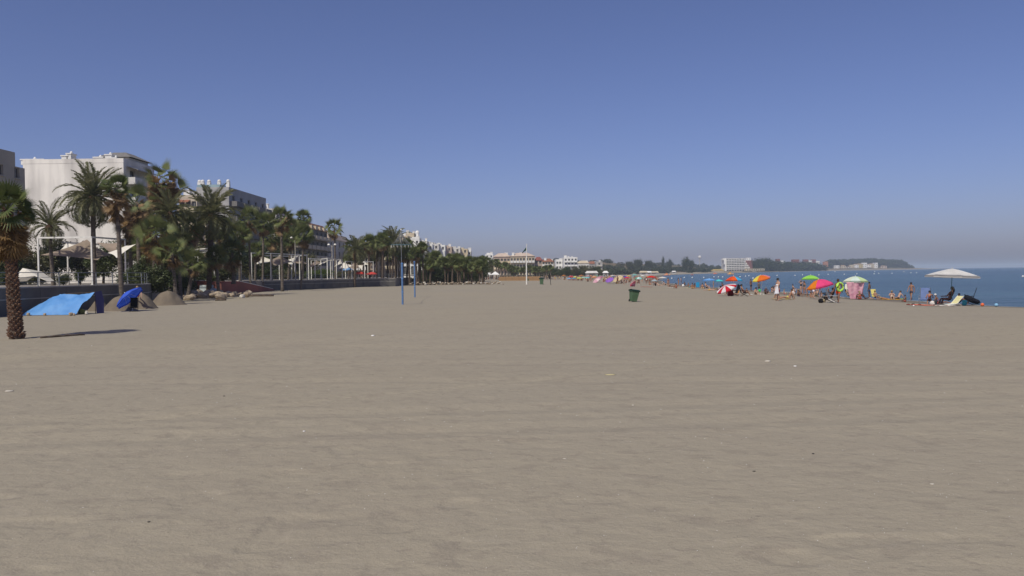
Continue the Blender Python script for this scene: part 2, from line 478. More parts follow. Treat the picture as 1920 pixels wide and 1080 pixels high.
# ------------------------------------------------------------------ promenade walls and railings
def seg_frame(a, b):
    a = Vector((a[0], a[1], 0)); b = Vector((b[0], b[1], 0)); d = b - a
    return a, d.length, math.atan2(d.y, d.x)
def wall(edges, label, z0=-0.4, top=WTOP, th=0.35, ledge=1.07):
    t = empty('promenade_wall', (edges[0][0], edges[0][1], 0), 0, label, 'wall')
    o0 = Vector((edges[0][0], edges[0][1], 0))
    for (p, q) in zip(edges[:-1], edges[1:]):
        a, ln, an = seg_frame(p, q)
        npan = max(1, round(ln / 3.2)); w_ = ln / npan
        for k in range(npan):
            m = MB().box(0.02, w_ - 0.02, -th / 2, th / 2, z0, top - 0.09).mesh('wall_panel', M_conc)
            pa = link('wall_panel', m, t, a - o0 + Vector((math.cos(an), math.sin(an), 0)) * (k * w_), (0, 0, an))
        MB().box(-0.1, ln + 0.1, -th / 2 - 0.05, th / 2 + 0.05, top - 0.09, top + 0.004).build('coping', M_cap, t, loc=a - o0, rot=(0, 0, an))
        MB().box(0, ln, -th / 2 - 0.06, -th / 2 + 0.01, ledge - 0.07, ledge).build('ledge', M_cap, t, loc=a - o0, rot=(0, 0, an))
    return t
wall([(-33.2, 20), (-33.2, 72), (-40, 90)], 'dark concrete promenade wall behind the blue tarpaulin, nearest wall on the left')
wall([(-41.2, 132), (-30.6, 164), (-24.3, 166)], 'low dark grey wall under the row of cream shade sails, between ramp and palms', top=1.62)

def railing(edges, label, zb, h=0.95, step=2.6):
    t = empty('railing', (edges[0][0], edges[0][1], zb), 0, label, 'railing')
    o0 = Vector((edges[0][0], edges[0][1], 0))
    pm = MB().box(-0.03, 0.03, -0.03, 0.03, 0, h).mesh('post', M_gsteel)
    for (p, q) in zip(edges[:-1], edges[1:]):
        a, ln, an = seg_frame(p, q)
        d = Vector((math.cos(an), math.sin(an), 0))
        for k in range(int(ln / step) + 1):
            link('post', pm, t, a - o0 + d * (k * step), (0, 0, an))
        for z in (h, h * 0.66, h * 0.33):
            MB().box(0, ln, -0.025, 0.025, z, z + (0.05 if z == h else 0.03)).build('rail', M_gsteel, t, loc=a - o0, rot=(0, 0, an))
railing([(-33.2, 22), (-33.2, 72), (-40, 90)], 'thin grey steel railing on the wall behind the tarpaulin', WTOP)
railing([(-41.2, 132), (-30.6, 164), (-24.3, 166)], 'thin grey steel railing on the wall below the cream shade sails', 1.62)

# brick block and red ramp beside the rocks
t = empty('beach_ramp', (-42, 110, 0), 0, 'dull red ramp with white stepped edge sloping down to the sand', 'ramp')
MB().add([(-.2, -2, -.3), (-.2, 22, -.3), (-.2, 22, .25), (-.2, 5, 1.75), (-.2, -2, 1.75), (2.6, -2, -.3), (2.6, 22, -.3), (2.6, 22, .25), (2.6, 5, 1.75), (2.6, -2, 1.75)],
         [(0, 1, 2, 3, 4), (9, 8, 7, 6, 5), (4, 3, 8, 9), (3, 2, 7, 8), (2, 1, 6, 7), (0, 4, 9, 5)]).build('ramp_body', M_redwall, t)
stepm = MB().box(-.12, .12, -.42, .42, 0, .09).mesh('edge_block', paint('edge_white', (0.6, 0.58, 0.54)))
for k in range(18):
    y = 5.4 + k * 0.92
    link('edge_block', stepm, t, (2.45, y, 1.75 - (y - 5) / 17 * 1.5 + .01), (-math.atan(1.5 / 17), 0, 0))
t = empty('brick_wall', (-42.6, 106.5, 0), 0, 'short sunlit red brick wall end with pale cap beside the ramp', 'wall')
brk = MB().box(0, .42, 0, .2, 0, .17).mesh('brick', M_redbrick)
MB().box(.02, 1.76, .04, .5, -.2, 1.9).build('mortar_core', M_conc, t)
for r_ in range(10):
    for c_ in range(4):
        link('brick', brk, t, (c_ * .44 + (.0 if r_ % 2 else 0.02), 0 + random.uniform(0, .015), r_ * .19))
MB().box(-.06, 1.84, -.06, .56, 1.9, 2.02).build('coping', M_cap, t)

# ------------------------------------------------------------------ buildings
_wc = {}
def win_mesh(w_, h_, kind):
    k = (round(w_, 2), round(h_, 2), kind)
    if k in _wc: return _wc[k]
    f = 0.07
    a = MB().box(0, f, 0, .06, 0, h_).box(w_ - f, w_, 0, .06, 0, h_).box(f, w_ - f, 0, .06, 0, f).box(f, w_ - f, 0, .06, h_ - f, h_)
    a.box(w_ / 2 - f / 2, w_ / 2 + f / 2, 0, .06, f, h_ - f)
    p = MB().box(f, w_ / 2 - f / 2, .02, .04, f, h_ - f).box(w_ / 2 + f / 2, w_ - f, .02, .04, f, h_ - f)
    s = MB().box(-.08, w_ + .08, -.22, .05, -.08, -.005)
    _wc[k] = (a.mesh('window', M_frame), p.mesh('pane', M_glass if kind == 0 else M_shutter), s.mesh('sill', M_slab))
    return _wc[k]
def face(root, O, U, N, ln, rows, z0, fh, ncol, ww, wh, sill, wm, th=0.28, skip=0.0, balc=None, balc_m=None, margin=0.0, kind=0, awn=None, rng=None, bal_rows=None):
    """one facade: wall shell with real openings, windows set back in them, balconies in front"""
    rng = rng or random.Random(5)
    U = Vector(U); N = Vector(N); O = Vector(O)
    rz = math.atan2(U.y, U.x)
    mb = MB()
    def bx(u0, u1, v0, v1, w0=0.0, w1=th):
        p = [O + U * a + N * c + Vector((0, 0, b)) for c in (w0, w1) for b in (v0, v1) for a in (u0, u1)]
        mb.add(p, [(0, 1, 3, 2), (4, 6, 7, 5), (0, 4, 5, 1), (2, 3, 7, 6), (0, 2, 6, 4), (1, 5, 7, 3)])
    pitch = (ln - 2 * margin) / max(ncol, 1)
    for r_ in range(rows):
        v = z0 + r_ * fh
        bx(0, ln, v, v + sill); bx(0, ln, v + sill + wh, v + fh)
        x = 0.0
        for c_ in range(ncol):
            xc = margin + pitch * (c_ + .5)
            if rng.random() < skip: continue
            bx(x, xc - ww / 2, v + sill, v + sill + wh)
            x = xc + ww / 2
            wf, pn, sl_ = win_mesh(ww, wh, kind)
            P = O + U * (xc - ww / 2) + N * 0.06 + Vector((0, 0, v + sill))
            a = link('window', wf, root, P, (0, 0, rz)); link('pane', pn, a)
            if not balc: link('sill', sl_, a, (0, -(th - 0.06), 0))
        bx(x, ln, v + sill, v + sill + wh)
        if balc and r_ > 0 and (bal_rows is None or r_ in bal_rows):
            for (u0, u1) in balc:
                mbal = MB()
                dpt = 1.5
                def b2(a0, a1, v0, v1, w0, w1):
                    p = [O + U * a + N * c + Vector((0, 0, b)) for c in (w0, w1) for b in (v0, v1) for a in (a0, a1)]
                    mbal.add(p, [(0, 1, 3, 2), (4, 6, 7, 5), (0, 4, 5, 1), (2, 3, 7, 6), (0, 2, 6, 4), (1, 5, 7, 3)])
                b2(u0, u1, v - .12, v + .1, th + .003, th + dpt)
                b2(u0, u1, v + .1, v + 1.0, th + dpt - .12, th + dpt)
                b2(u0, u0 + .12, v + .1, v + 1.0, th + .003, th + dpt - .12); b2(u1 - .12, u1, v + .1, v + 1.0, th + .003, th + dpt - .12)
                o = mbal.build('balcony', balc_m or M_slab, root)
                if awn and rng.random() < .5:
                    am = MB()
                    p = [O + U * u0 + N * th + Vector((0, 0, v + 2.6)), O + U * u1 + N * th + Vector((0, 0, v + 2.6)), O + U * u1 + N * (th + 1.4) + Vector((0, 0, v + 2.0)), O + U * u0 + N * (th + 1.4) + Vector((0, 0, v + 2.0))]
                    am.add(p + [q + Vector((0, 0, .05)) for q in p], [(0, 1, 2, 3), (7, 6, 5, 4), (2, 6, 7, 3), (1, 5, 6, 2), (0, 3, 7, 4)])
                    am.build('awning', awn, root)
    mb.build('facade', wm, root)
def building(pa, pb, ytop, Y, depth, label, wm, fcols=3, scols=4, floors=None, front=True, side=True, roof='flat', roof_m=None, kind=0, balF=False, balS=False, balm=None, chim=0, awn=None, wfront=None, ww=1.3, wh=1.4, chim_m=None, z0=1.5, yaw=0, group=None, seed=1, skip=0.0, pb_abs=None, name='apartment_building'):
    rng = random.Random(seed)
    ym = 520
    A = D(pa, ym, Y); B = D(pb, ym, Y)
    T = D((pa + pb) / 2, ytop, Y)
    Wd = B.x - A.x; Ht = T.z - z0
    if roof == 'hip': Ht -= 1.8
    floors = floors or max(1, round(Ht / 3.1)); fh = Ht / floors
    r = empty(name, (A.x, Y, z0), yaw, label, 'building', group)
    th = .28
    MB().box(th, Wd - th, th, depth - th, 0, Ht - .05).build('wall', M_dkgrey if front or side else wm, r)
    sillh = max(.2, min(.9, fh - wh - .3)) if not (balF or balS) else .12
    whh = wh if not (balF or balS) else min(2.2, fh - .5)
    if front and fcols:
        bl = [(Wd * (i + .08) / fcols, Wd * (i + .92) / fcols) for i in range(fcols)] if balF else None
        face(r, (0, th, 0), (1, 0, 0), (0, -1, 0), Wd, floors, 0, fh, fcols, min(ww, Wd / fcols * .7), whh if balF else wh, sillh if balF else .95, wm, th, skip, bl, balm, 0, kind, awn, rng)
    else:
        MB().box(0, Wd, 0, th, 0, Ht).build('facade', wfront or wm, r)
    if side and scols:
        bl = [(depth * (i + .08) / scols, depth * (i + .92) / scols) for i in range(scols)] if balS else None
        face(r, (Wd - th, th, 0), (0, 1, 0), (1, 0, 0), depth - th, floors, 0, fh, scols, min(ww * 1.3 if balS else ww, depth / scols * .7), whh if balS else wh, sillh if balS else .95, wm, th, skip, bl, balm, 0, kind, awn, rng)
    else:
        MB().box(Wd - th, Wd, th, depth, 0, Ht).build('facade', wm, r)
    MB().box(0, th, th, depth, 0, Ht).box(th, Wd - th, depth - th, depth, 0, Ht).build('rear_wall', wm, r)
    if roof == 'flat':
        MB().box(th, Wd - th, th, depth - th, Ht - .05, Ht + .02).build('roof', M_slab, r)
        MB().box(-.03, Wd + .03, -.03, .22, Ht, Ht + .7).box(Wd - .22, Wd + .03, .22, depth, Ht, Ht + .7).box(-.03, .22, .22, depth, Ht, Ht + .7).build('parapet', wm, r)
    elif roof == 'hip':
        o_ = .45; i_ = min(Wd, depth) * .28; hh = 1.9
        MB().add([(-o_, -o_, Ht), (Wd + o_, -o_, Ht), (Wd + o_, depth + o_, Ht), (-o_, depth + o_, Ht), (i_, i_, Ht + hh), (Wd - i_, i_, Ht + hh), (Wd - i_, depth - i_, Ht + hh), (i_, depth - i_, Ht + hh)],
                 [(0, 1, 5, 4), (1, 2, 6, 5), (2, 3, 7, 6), (3, 0, 4, 7), (4, 5, 6, 7), (3, 2, 1, 0)]).build('roof', roof_m or M_terra, r)
    for i in range(chim):
        cx = rng.uniform(.1, .9) * Wd; cy = rng.uniform(.05, .5) * depth; hh = rng.uniform(1.2, 2.3); s_ = rng.uniform(.4, .8)
        MB().box(cx - s_, cx + s_, cy - s_, cy + s_, Ht, Ht + hh).box(cx - s_ - .1, cx + s_ + .1, cy - s_ - .1, cy + s_ + .1, Ht + hh, Ht + hh + .15).build('chimney', chim_m or M_white2, r)
    return r, Wd, Ht

# 1 beige block, left edge
A0 = D(0, 520, 98)
r = empty('apartment_building', (-76, 98, 1.5), 0, 'beige apartment block cut by the left edge, with two dark square windows', 'building')
Wd = 12.0 + (76 - 64.6) - 12.0 + 0.8
Wd = 12.2; Ht = D(2, 274, 98).z - 1.5
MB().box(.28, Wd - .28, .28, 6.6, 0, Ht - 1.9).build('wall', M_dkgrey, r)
MB().box(0, Wd - .0, 0, .28, 0, Ht).build('facade', M_beige, r)
fhh = (Ht - 1.8) / 6
wmats = dict(wm=M_beige)
face(r, (Wd - .28, .28, 0), (0, 1, 0), (1, 0, 0), 6.6, 6, 0, fhh, 2, 1.05, 1.35, 1.1, M_beige, .28, kind=1)
MB().box(Wd - .3, Wd, 0, 4.9, Ht - 1.8, Ht).box(.3, Wd - .3, 4.6, 4.9, Ht - 1.8, Ht).box(.3, Wd - .3, .3, 4.6, Ht - .2, Ht - .02).build('penthouse', M_beige, r)
MB().box(.28, Wd - .02, 4.9, 6.9, Ht - 1.9, Ht - 1.8).build('roof', M_slab, r)
MB().box(Wd - 2.6, Wd - 1.9, 4.9, 5.5, Ht - 1.8, Ht - .2).ell((Wd - 2.25, 5.2, Ht), .35, .35, .3).build('chimney', M_white2, r)

# 2 long white block with blank gable
r, Wd, Ht = building(48, 236, 306, 128, 11, 'tall white block with blank stained gable wall behind the date palms', M_stain, side=True, front=False, scols=2, balS=True, balm=M_white, chim=0)
for (pxx, yt, wd) in ((60, 300, 3.6), (121, 293, 1.0), (129, 289, .7), (184, 296, 1.5), (203, 291, 1.0), (213, 297, .8)):
    X = D(pxx, 300, 129).x - r.location.x; hh = D(pxx, yt, 129).z - 1.5 - Ht
    MB().box(X - wd / 2, X + wd / 2, 1.0, 2.6, Ht + .03, Ht + hh).box(X - wd / 2 - .12, X + wd / 2 + .12, .9, 2.7, Ht + hh, Ht + hh + .18).ell((X, 1.8, Ht + hh + .35), .2, .2, .25).build('chimney', M_white2, r)
# terrace penthouse with grey pitched roof, right of the gable
MB().box(Wd - 5, Wd - .6, 3, 10, Ht + .03, Ht + 1.3).build('penthouse', M_white, r)
MB().add([(Wd - 6, 2.5, Ht + 1.3), (Wd, 2.5, Ht + 1.3), (Wd, 10.5, Ht + 1.3), (Wd - 6, 10.5, Ht + 1.3), (Wd - 4, 5, Ht + 2.4), (Wd - 2, 5, Ht + 2.4), (Wd - 2, 8, Ht + 2.4), (Wd - 4, 8, Ht + 2.4)],
         [(0, 1, 5, 4), (1, 2, 6, 5), (2, 3, 7, 6), (3, 0, 4, 7), (4, 5, 6, 7)]).build('penthouse_roof', M_dkgrey, r)
MB().add([(Wd, 1, Ht - .4), (Wd + 1.8, 1, Ht - 1.0), (Wd + 1.8, 10, Ht - 1.0), (Wd, 10, Ht - .4)], [(0, 1, 2, 3)]).box(Wd + 1.75, Wd + 1.85, 1, 10, Ht - 1.1, Ht - .95).build('pergola_roof', M_grey, r)

# 3 beige block with red awnings behind palm, and grey block with glass parapet
building(338, 372, 372, 168, 22, 'beige block with terracotta coloured awnings peeping out between the two large palms', M_beige, 3, 3, balF=True, balS=True, balm=M_cream, awn=M_terra, chim=3, seed=4)
r, Wd, Ht = building(372, 432, 357, 172, 26, 'grey block with pale glass roof parapet and white chimneys behind the date palm', M_grey, 0, 5, front=False, balS=True, balm=M_dkgrey)
MB().box(0, Wd - 2, .3, .36, Ht + .02, Ht + 1.3).box(Wd - 2, Wd - 1.94, .3, 10, Ht + .02, Ht + 1.3).build('glass_parapet', M_glassrail, r)
for fx in (.02, .12, .32, .64, .92):
    MB().box(Wd * fx - .35, Wd * fx + .35, 1, 1.7, Ht, Ht + 1.9).ell((Wd * fx, 1.35, Ht + 2.1), .4, .4, .4).build('chimney', M_white2, r)
building(424, 446, 378, 199, 16, 'pale block with stepped white terraces and pale awnings beyond the grey block', M_white, 2, 5, balS=True, balm=M_glassrail, chim=4, seed=9)
building(455, 520, 396, 216, 12, 'white low roofed block with small chimneys above the palm crowns', M_white, 3, 4, balS=True, chim=3, seed=10)
# 4 block with balconies, terracotta roof; front's shade put in as dark grey
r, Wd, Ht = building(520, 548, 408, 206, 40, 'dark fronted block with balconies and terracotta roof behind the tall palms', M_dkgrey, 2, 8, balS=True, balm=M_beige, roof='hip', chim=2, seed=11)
for k in range(7):
    MB().box(Wd - .5, Wd + .5, 4 + k * 5, 6.2 + k * 5, Ht + .05, Ht + 1.1).build('dormer', M_cream, r)
# 5 hip roofed block, sunlight put in as white gable, shade as grey side
r, Wd, Ht = building(603, 618, 437, 248, 30, 'pale block with white gable strip and rows of dark windows left of the lone palm', M_grey, 0, 5, front=False, wfront=M_white2, balS=False, roof='hip', roof_m=M_pink, chim=2, seed=12, ww=1.9, wh=1.6)
MB().box(Wd * .1, Wd * 1.2, -.6, -.35, Ht * .52, Ht * .56).box(Wd * .1, Wd * 1.2, -.6, -.35, Ht * .64, Ht * .68).build('sign_bar', M_dkgrey, r)
# yellowish blocks behind the palm row
building(655, 700, 474, 262, 14, 'cream block with red awnings behind the leftmost of the palm row', M_cream, 4, 3, balF=True, balm=M_white2, awn=M_terra, chim=2, seed=21)
building(700, 742, 470, 275, 14, 'yellowish block with brown shutters seen between palm trunks', M_cream, 4, 3, balF=True, kind=1, balm=M_cream, chim=2, seed=22)
building(742, 782, 478, 285, 14, 'white block low behind the palms left of the blue net posts', M_white, 4, 3, balF=True, balm=M_white2, chim=1, seed=23)
# white hillside houses
hs = [(744, 764, 442, 'cream house at the left end of the white slope houses, beside the cable cone', M_cream, 340, 2),
      (762, 776, 437, 'tall cream stepped house just left of the white tower on the slope', M_cream, 352, 2),
      (771, 786, 446, 'white house with slim round topped tower, highest on the slope', M_white2, 346, 1),
      (786, 800, 452, 'white stepped house right of the towered one', M_white2, 350, 2),
      (798, 810, 458, 'small white house with a narrow chimney in the middle of the slope', M_white2, 356, 2),
      (806, 822, 457, 'white house with brown upper storey in the middle of the slope', M_white, 372, 1),
      (820, 834, 459, 'bright white gabled house above the dark trees', M_white2, 378, 2),
      (832, 846, 462, 'pinkish house with flat roof above the dark trees', M_pink, 384, 2),
      (845, 862, 464, 'pale stepped house toward the lower right of the slope', M_white, 390, 1),
      (860, 876, 466, 'cream house with round arch near the right end of the slope', M_cream, 396, 1),
      (874, 882, 470, 'last small white house at the right end of the slope', M_white2, 400, 1),
      (912, 924, 476, 'tiny white roof showing over the dark palm crowns', M_white2, 470, 1)]
rr_ = random.Random(3)
for i, (a, b_, yt, lb, m_, Y, ch) in enumerate(hs):
    r, Wd, Ht = building(a - 1.5, b_ + 1.5, yt + 3, Y, 9, lb, m_, 2, 2, floors=6, chim=ch, seed=30 + i, ww=1.0, wh=1.2, name='house')
    zt = D(a, yt - 2, Y).z - 1.5
    MB().box(Wd * .15, Wd * .6, 1.5, 6, Ht + .03, zt).build('upper_storey', m_, r)
    MB().box(Wd * .6, Wd * .98, -2.5, -.004, 0, Ht - 2.2).build('terrace_block', m_, r)
    if i == 2:
        MB().box(Wd * .62, Wd * .86, 1, 2.6, Ht, Ht + 3.0).ell((Wd * .74, 1.8, Ht + 3.0), .9, .9, 1.0).build('tower', m_, r)
# far blocks beyond the flagpole
building(926, 957, 475, 430, 22, 'long pink block with mansard roof left of the flagpole', M_pink, 5, 4, balF=True, balm=M_cream, roof='hip', roof_m=M_pink, chim=3, seed=51)
building(957, 1003, 474, 415, 22, 'broad cream block with tiers of white balconies directly behind the flagpole', M_cream, 8, 4, balF=True, balm=M_white2, roof='hip', roof_m=M_pink, chim=5, seed=52)
building(1003, 1017, 482, 430, 20, 'narrow block with dull red roof right of the flagpole', M_pink, 2, 3, roof='hip', roof_m=M_redwall, chim=1, seed=53)
building(1017, 1038, 485, 480, 20, 'small cream block with low red roof right of the flagpole, third from it', M_cream, 4, 3, roof='hip', roof_m=M_terra, balF=True, balm=M_white2, chim=3, seed=54)
building(1043, 1058, 488, 560, 20, 'low white block among grey trees', M_white2, 3, 3, chim=2, seed=55)
building(1058, 1083, 484, 540, 20, 'bright white stepped block tallest of the far group', M_white2, 4, 3, balF=True, balm=M_white2, chim=5, seed=56)
building(1084, 1105, 489, 580, 20, 'white block with ochre roof edge and tree on top', M_white, 4, 3, roof='hip', roof_m=M_cream, balF=True, balm=M_white2, chim=2, seed=57)
building(1105, 1119, 490, 600, 20, 'grey shaded block beside the balcony tower', M_grey, 3, 3, roof='hip', roof_m=M_terra, chim=1, seed=58)
building(1118, 1130, 492, 590, 16, 'narrow tower of stacked grey balconies, rightmost of the town', M_grey, 1, 3, balF=True, balm=M_slab, chim=1, seed=59)
# low white arcade and bars on the promenade behind the palms
building(756, 812, 499, 205, 6, 'low white arcade with dark openings behind the blue net posts', M_white2, 8, 2, floors=1, seed=60, ww=1.6, wh=2.2, wfront=M_white2, name='arcade')
# far coast
r, Wd, Ht = building(1362, 1396, 485, 1290, 30, 'large white seaside hotel with stepped right side across the water', M_white, 7, 4, floors=7, balF=True, balm=M_white2, seed=70, z0=2, ww=3.0, name='hotel')
for k in range(5):
    hh = Ht * (1 - .17 * (k + 1))
    MB().box(Wd + k * 2.2, Wd + (k + 1) * 2.2 - .01, 0, 20, 0, hh).build('stepped_wing', M_white, r)
    for q in range(int(hh / (Ht / 7))):
        MB().box(Wd + k * 2.2 + .4, Wd + k * 2.2 + 1.8, -.05, -.004, q * Ht / 7 + .6, q * Ht / 7 + 1.9).build('window', M_glass, r)
MB().box(-3.2, -.01, 1, 12, Ht * .55, Ht + 1.0).box(-5.5, -3.2, 1, 12, Ht * .9, Ht + .2).box(-1.5, -.01, 1, 12, 0, Ht * .55).build('stair_tower', M_white2, r)
MB().box(Wd, Wd + 30, -8, 3, 0, 3.2).build('dining_wing', M_cream, r)
for k in range(8): MB().box(Wd + 2 + k * 3.5, Wd + 4 + k * 3.5, -8.06, -8.003, .6, 2.3).build('window', M_glass, r)
building(1336, 1358, 505, 1075, 8, 'long low yellow building on the far shore left of the hotel', M_cream, 8, 2, floors=1, roof='hip', roof_m=mat('yellow_roof', (0.5, 0.36, 0.10)), z0=1.5, seed=71, name='beach_pavilion')
building(1399, 1411, 489, 1420, 20, 'dull red block with white top just right of the hotel', M_redwall, 3, 2, z0=5, seed=72)
building(1400, 1408, 484, 1430, 12, 'white upper block above the dull red one right of the hotel', M_white2, 2, 2, z0=5, seed=73)
k_ = 0
for (a, b_, yt, m_, lb, Y) in [(1457, 1463, 486, M_redwall, 'small red house among dark trees, first right of the great tree clump', 1760), (1464, 1470, 489, M_white2, 'small white house among dark trees right of the great clump', 1790),
                               (1487, 1499, 487, M_redwall, 'wide dull red block on the far wooded shore', 1830), (1508, 1516, 487, M_redwall, 'red block left of the white and red cluster on the far shore', 1960),
                               (1517, 1523, 489, M_white2, 'white villa in the red and white cluster on the far shore', 1970), (1523, 1530, 487, M_redwall, 'red roofed villa in the far cluster, middle one', 1980),
                               (1530, 1537, 490, M_white2, 'white villa in the far cluster, right one', 1990), (1546, 1553, 491, mat('orange_render', (.5, .22, .12)), 'orange red villa where the far wooded headland starts', 2080)]:
    building(a, b_, yt, Y, 12, lb, m_, 3, 0, floors=3, front=True, side=False, z0=8, ww=2.2, wh=1.6, seed=80 + k_, roof='flat', name='villa'); k_ += 1
vr = random.Random(8)
vl = ['white villa at the left end of the headland village', 'small white villa with tan roof in the headland village', 'white house low by the water in the headland village', 'cream house in the left half of the headland village', 'white house in the middle of the headland village',
      'yellow roofed house in the middle of the headland village', 'largest white villa, centre right of the headland village', 'white villa with dark arches in the headland village', 'cream villa at the upper right of the headland village', 'white villa at the right end of the headland village', 'long white boathouse at the waterline of the headland', 'lone pale villa right of the headland village']
vx = [(1566, 1573, 498), (1578, 1585, 497), (1588, 1594, 500), (1594, 1601, 497), (1602, 1609, 495), (1609, 1617, 494), (1617, 1625, 493), (1625, 1632, 495), (1631, 1638, 494), (1638, 1645, 493), (1620, 1634, 501), (1653, 1662, 498)]
for i, (a, b_, yt) in enumerate(vx):
    m_ = [M_white2, M_cream, M_white2, M_cream, M_white2, mat('yellow_render', (.55, .43, .18)), M_white2, M_white2, M_cream, M_white2, M_white2, M_pink][i]
    building(a - 1, b_ + 1, yt, 2400 + (a - 1560) * 2.2 + 5, 14, vl[i], m_, 2, 0, floors=3, front=True, side=False, z0=1, seed=100 + i, roof='hip' if i % 3 else 'flat', roof_m=mat('tan_tile', (.38, .26, .16)), ww=2.4, wh=2.0, name='villa')

# water tower on the hill
t = empty('water_tower', (D(1312, 490, 1180).x, 1180, 10), 0, 'white tank on a thin stem standing above the far trees', 'water tower')
zt = D(1312, 482, 1180).z - 10
MB().tube([(0, 0, 0), (0, 0, zt - 2)], .6, 8).build('stem', M_grey, t)
MB().lathe([(0, -2), (1.6, -1.6), (2.2, -.6), (2.2, 1.6), (0, 2.2)], 14, (0, 0, zt)).build('tank', M_white2, t)
# ------------------------------------------------------------------ palms
def fan_leaf(name, pet=0.9, rad=1.0, n=17, droop=0.5, mats=None, spread=1.35, seed=0):
    rg = random.Random(seed); mb = MB()
    def P(u, v, base=0.0):        # u outwards, v sideways -> bent sheet
        s = math.sqrt(u * u + v * v)
        z = 0.10 * abs(v) - droop * 0.16 * (max(0, pet + u) / (pet + rad)) ** 2 * (pet + rad) - droop * 0.35 * max(0, s - rad * .55) ** 1.5
        return (pet + u, v, z)
    mb.add([(0, -.03, 0), (0, .03, 0), (pet * .5, .025, -.02 * droop), (pet * .5, -.025, -.02 * droop), (pet + .1, .02, P(.1, 0)[2]), (pet + .1, -.02, P(.1, 0)[2])], [(0, 1, 2, 3), (3, 2, 4, 5)])
    for k in range(n):
        a = (k - (n - 1) / 2) / ((n - 1) / 2) * spread
        da = spread / (n - 1) * 1.02
        r1 = rad * .46 * rg.uniform(.95, 1.05); r2 = rad * rg.uniform(.86, 1.05) * (1 - .15 * abs(a) / spread)
        a1, a2 = a - da, a + da
        mb.add([P(0, 0), P(r1 * math.cos(a1), r1 * math.sin(a1)), P(r1 * math.cos(a), r1 * math.sin(a)), P(r1 * math.cos(a2), r1 * math.sin(a2)), P(r2 * math.cos(a + rg.uniform(-.03, .03)), r2 * math.sin(a))],
               [(0, 1, 2), (0, 2, 3), (1, 4, 2), (2, 4, 3)])
    return mb.mesh(name, mats)
def date_frond(name, L=3.0, arch=1.0, n=26, mats=None, seed=0):
    rg = random.Random(seed); mb = MB()
    pts = []; ang = 0.0; p = Vector((0, 0, 0)); st = L / 12
    for i in range(13):
        pts.append(p.copy()); ang -= arch * (0.05 + 0.017 * i)
        p = p + Vector((math.cos(ang), 0, math.sin(ang))) * st
    mb.tube(pts, [0.045 * (1 - i / 13.5) for i in range(13)], 4)
    for k in range(n):
        f = 0.12 + 0.87 * k / (n - 1); i = min(11, int(f * 12)); q = pts[i].lerp(pts[i + 1], f * 12 - i)
        t = (pts[i + 1] - pts[i]).normalized(); up = Vector((-t.z, 0, t.x))
        ll = L * .19 * (math.sin(math.pi * min(1, f * .85 + .12)) ** .6) * rg.uniform(.85, 1.1)
        for sgn in (-1, 1):
            d = (t * .75 + Vector((0, sgn, 0)) * .8 + up * rg.uniform(-.1, .35)).normalized()
            e = q + d * ll + Vector((0, 0, -.10 * ll))
            wv = t * .05 + up * .02
            m_ = q + d * ll * .5
            mb.add([q, m_ + wv + Vector((0, 0, .01)), e, m_ - wv], [(0, 1, 2, 3)])
    return mb.mesh(name, mats)
FAN = [fan_leaf('frond', .9, 1.0, 17, d_, M_fan, seed=i) for i, d_ in enumerate((.15, .7, 1.5))]
FAND = [fan_leaf('frond', .8, .95, 17, d_, M_fand, seed=i + 9) for i, d_ in enumerate((.15, .7, 1.5))]
DEAD = [fan_leaf('dry_frond', .6, .9, 9, d_, M_dead, .8, seed=i + 20) for i, d_ in enumerate((.5, 1.4))]
DEADO = [fan_leaf('dry_frond', .6, .9, 9, d_, M_deado, .9, seed=i + 30) for i, d_ in enumerate((.5, 1.4))]
DATE = [date_frond('frond', 3.3, a_, 34, M_date, seed=i) for i, a_ in enumerate((.5, 1.0, 1.5))]

def npdata(me):
    n = len(me.vertices); v = np.empty(n * 3, np.float32); me.vertices.foreach_get('co', v)
    return v.reshape(-1, 3), [tuple(p.vertices) for p in me.polygons]
_nd = {}
def join(mb, me, M):
    if me.name not in _nd: _nd[me.name] = npdata(me)
    v, f = _nd[me.name]
    A = np.array(M.to_3x3()); t = np.array(M.translation)
    mb.add((v @ A.T + t).tolist(), f)
def dirs(n, e0, e1, rg):
    out = []
    for k in range(n):
        f = (k + .5) / n
        el = e0 + (e1 - e0) * f ** .85
        out.append((k * 2.39996 + rg.uniform(-.25, .25), R(el + rg.uniform(-7, 7))))
    return out
def frond_M(az, el, roll=0.0):
    return Matrix.Rotation(az, 4, 'Z') @ Matrix.Rotation(-el, 4, 'Y') @ Matrix.Rotation(roll, 4, 'X')
def crown_mesh(kind, seed, dens=1.0):
    rg = random.Random(seed); a = MB(); b = MB()
    if kind == 'fan':
        for az, el in dirs(int(56 * dens), 84, -34, rg):
            join(a, FAN[0 if el > .6 else 1 if el > 0 else 2], frond_M(az, el, rg.uniform(-1.2, 1.2)) @ Matrix.Scale(rg.uniform(.7, 1.1), 4))
        for az, el in dirs(int(26 * dens), -30, -80, rg):
            join(b, DEAD[rg.randint(0, 1)], Matrix.Translation((0, 0, -.1 - .7 * rg.random())) @ frond_M(az, el, rg.uniform(-1.2, 1.2)) @ Matrix.Scale(rg.uniform(.7, 1.0), 4))
        return a.mesh('crown', M_fan), b.mesh('dry_skirt', M_dead)
    for az, el in dirs(int(44 * dens), 84, -25, rg):
        join(a, DATE[0 if el > .8 else 1 if el > .2 else 2], frond_M(az, el, rg.uniform(-.3, .3)) @ Matrix.Scale(rg.uniform(.85, 1.08), 4))
    for az, el in dirs(12, -30, -75, rg):
        join(b, DATE[1], frond_M(az, el) @ Matrix.Scale(.55, 4))
    return a.mesh('crown', M_date), b.mesh('dry_skirt', M_dead)
CR = {('fan', i): crown_mesh('fan', i) for i in range(4)}
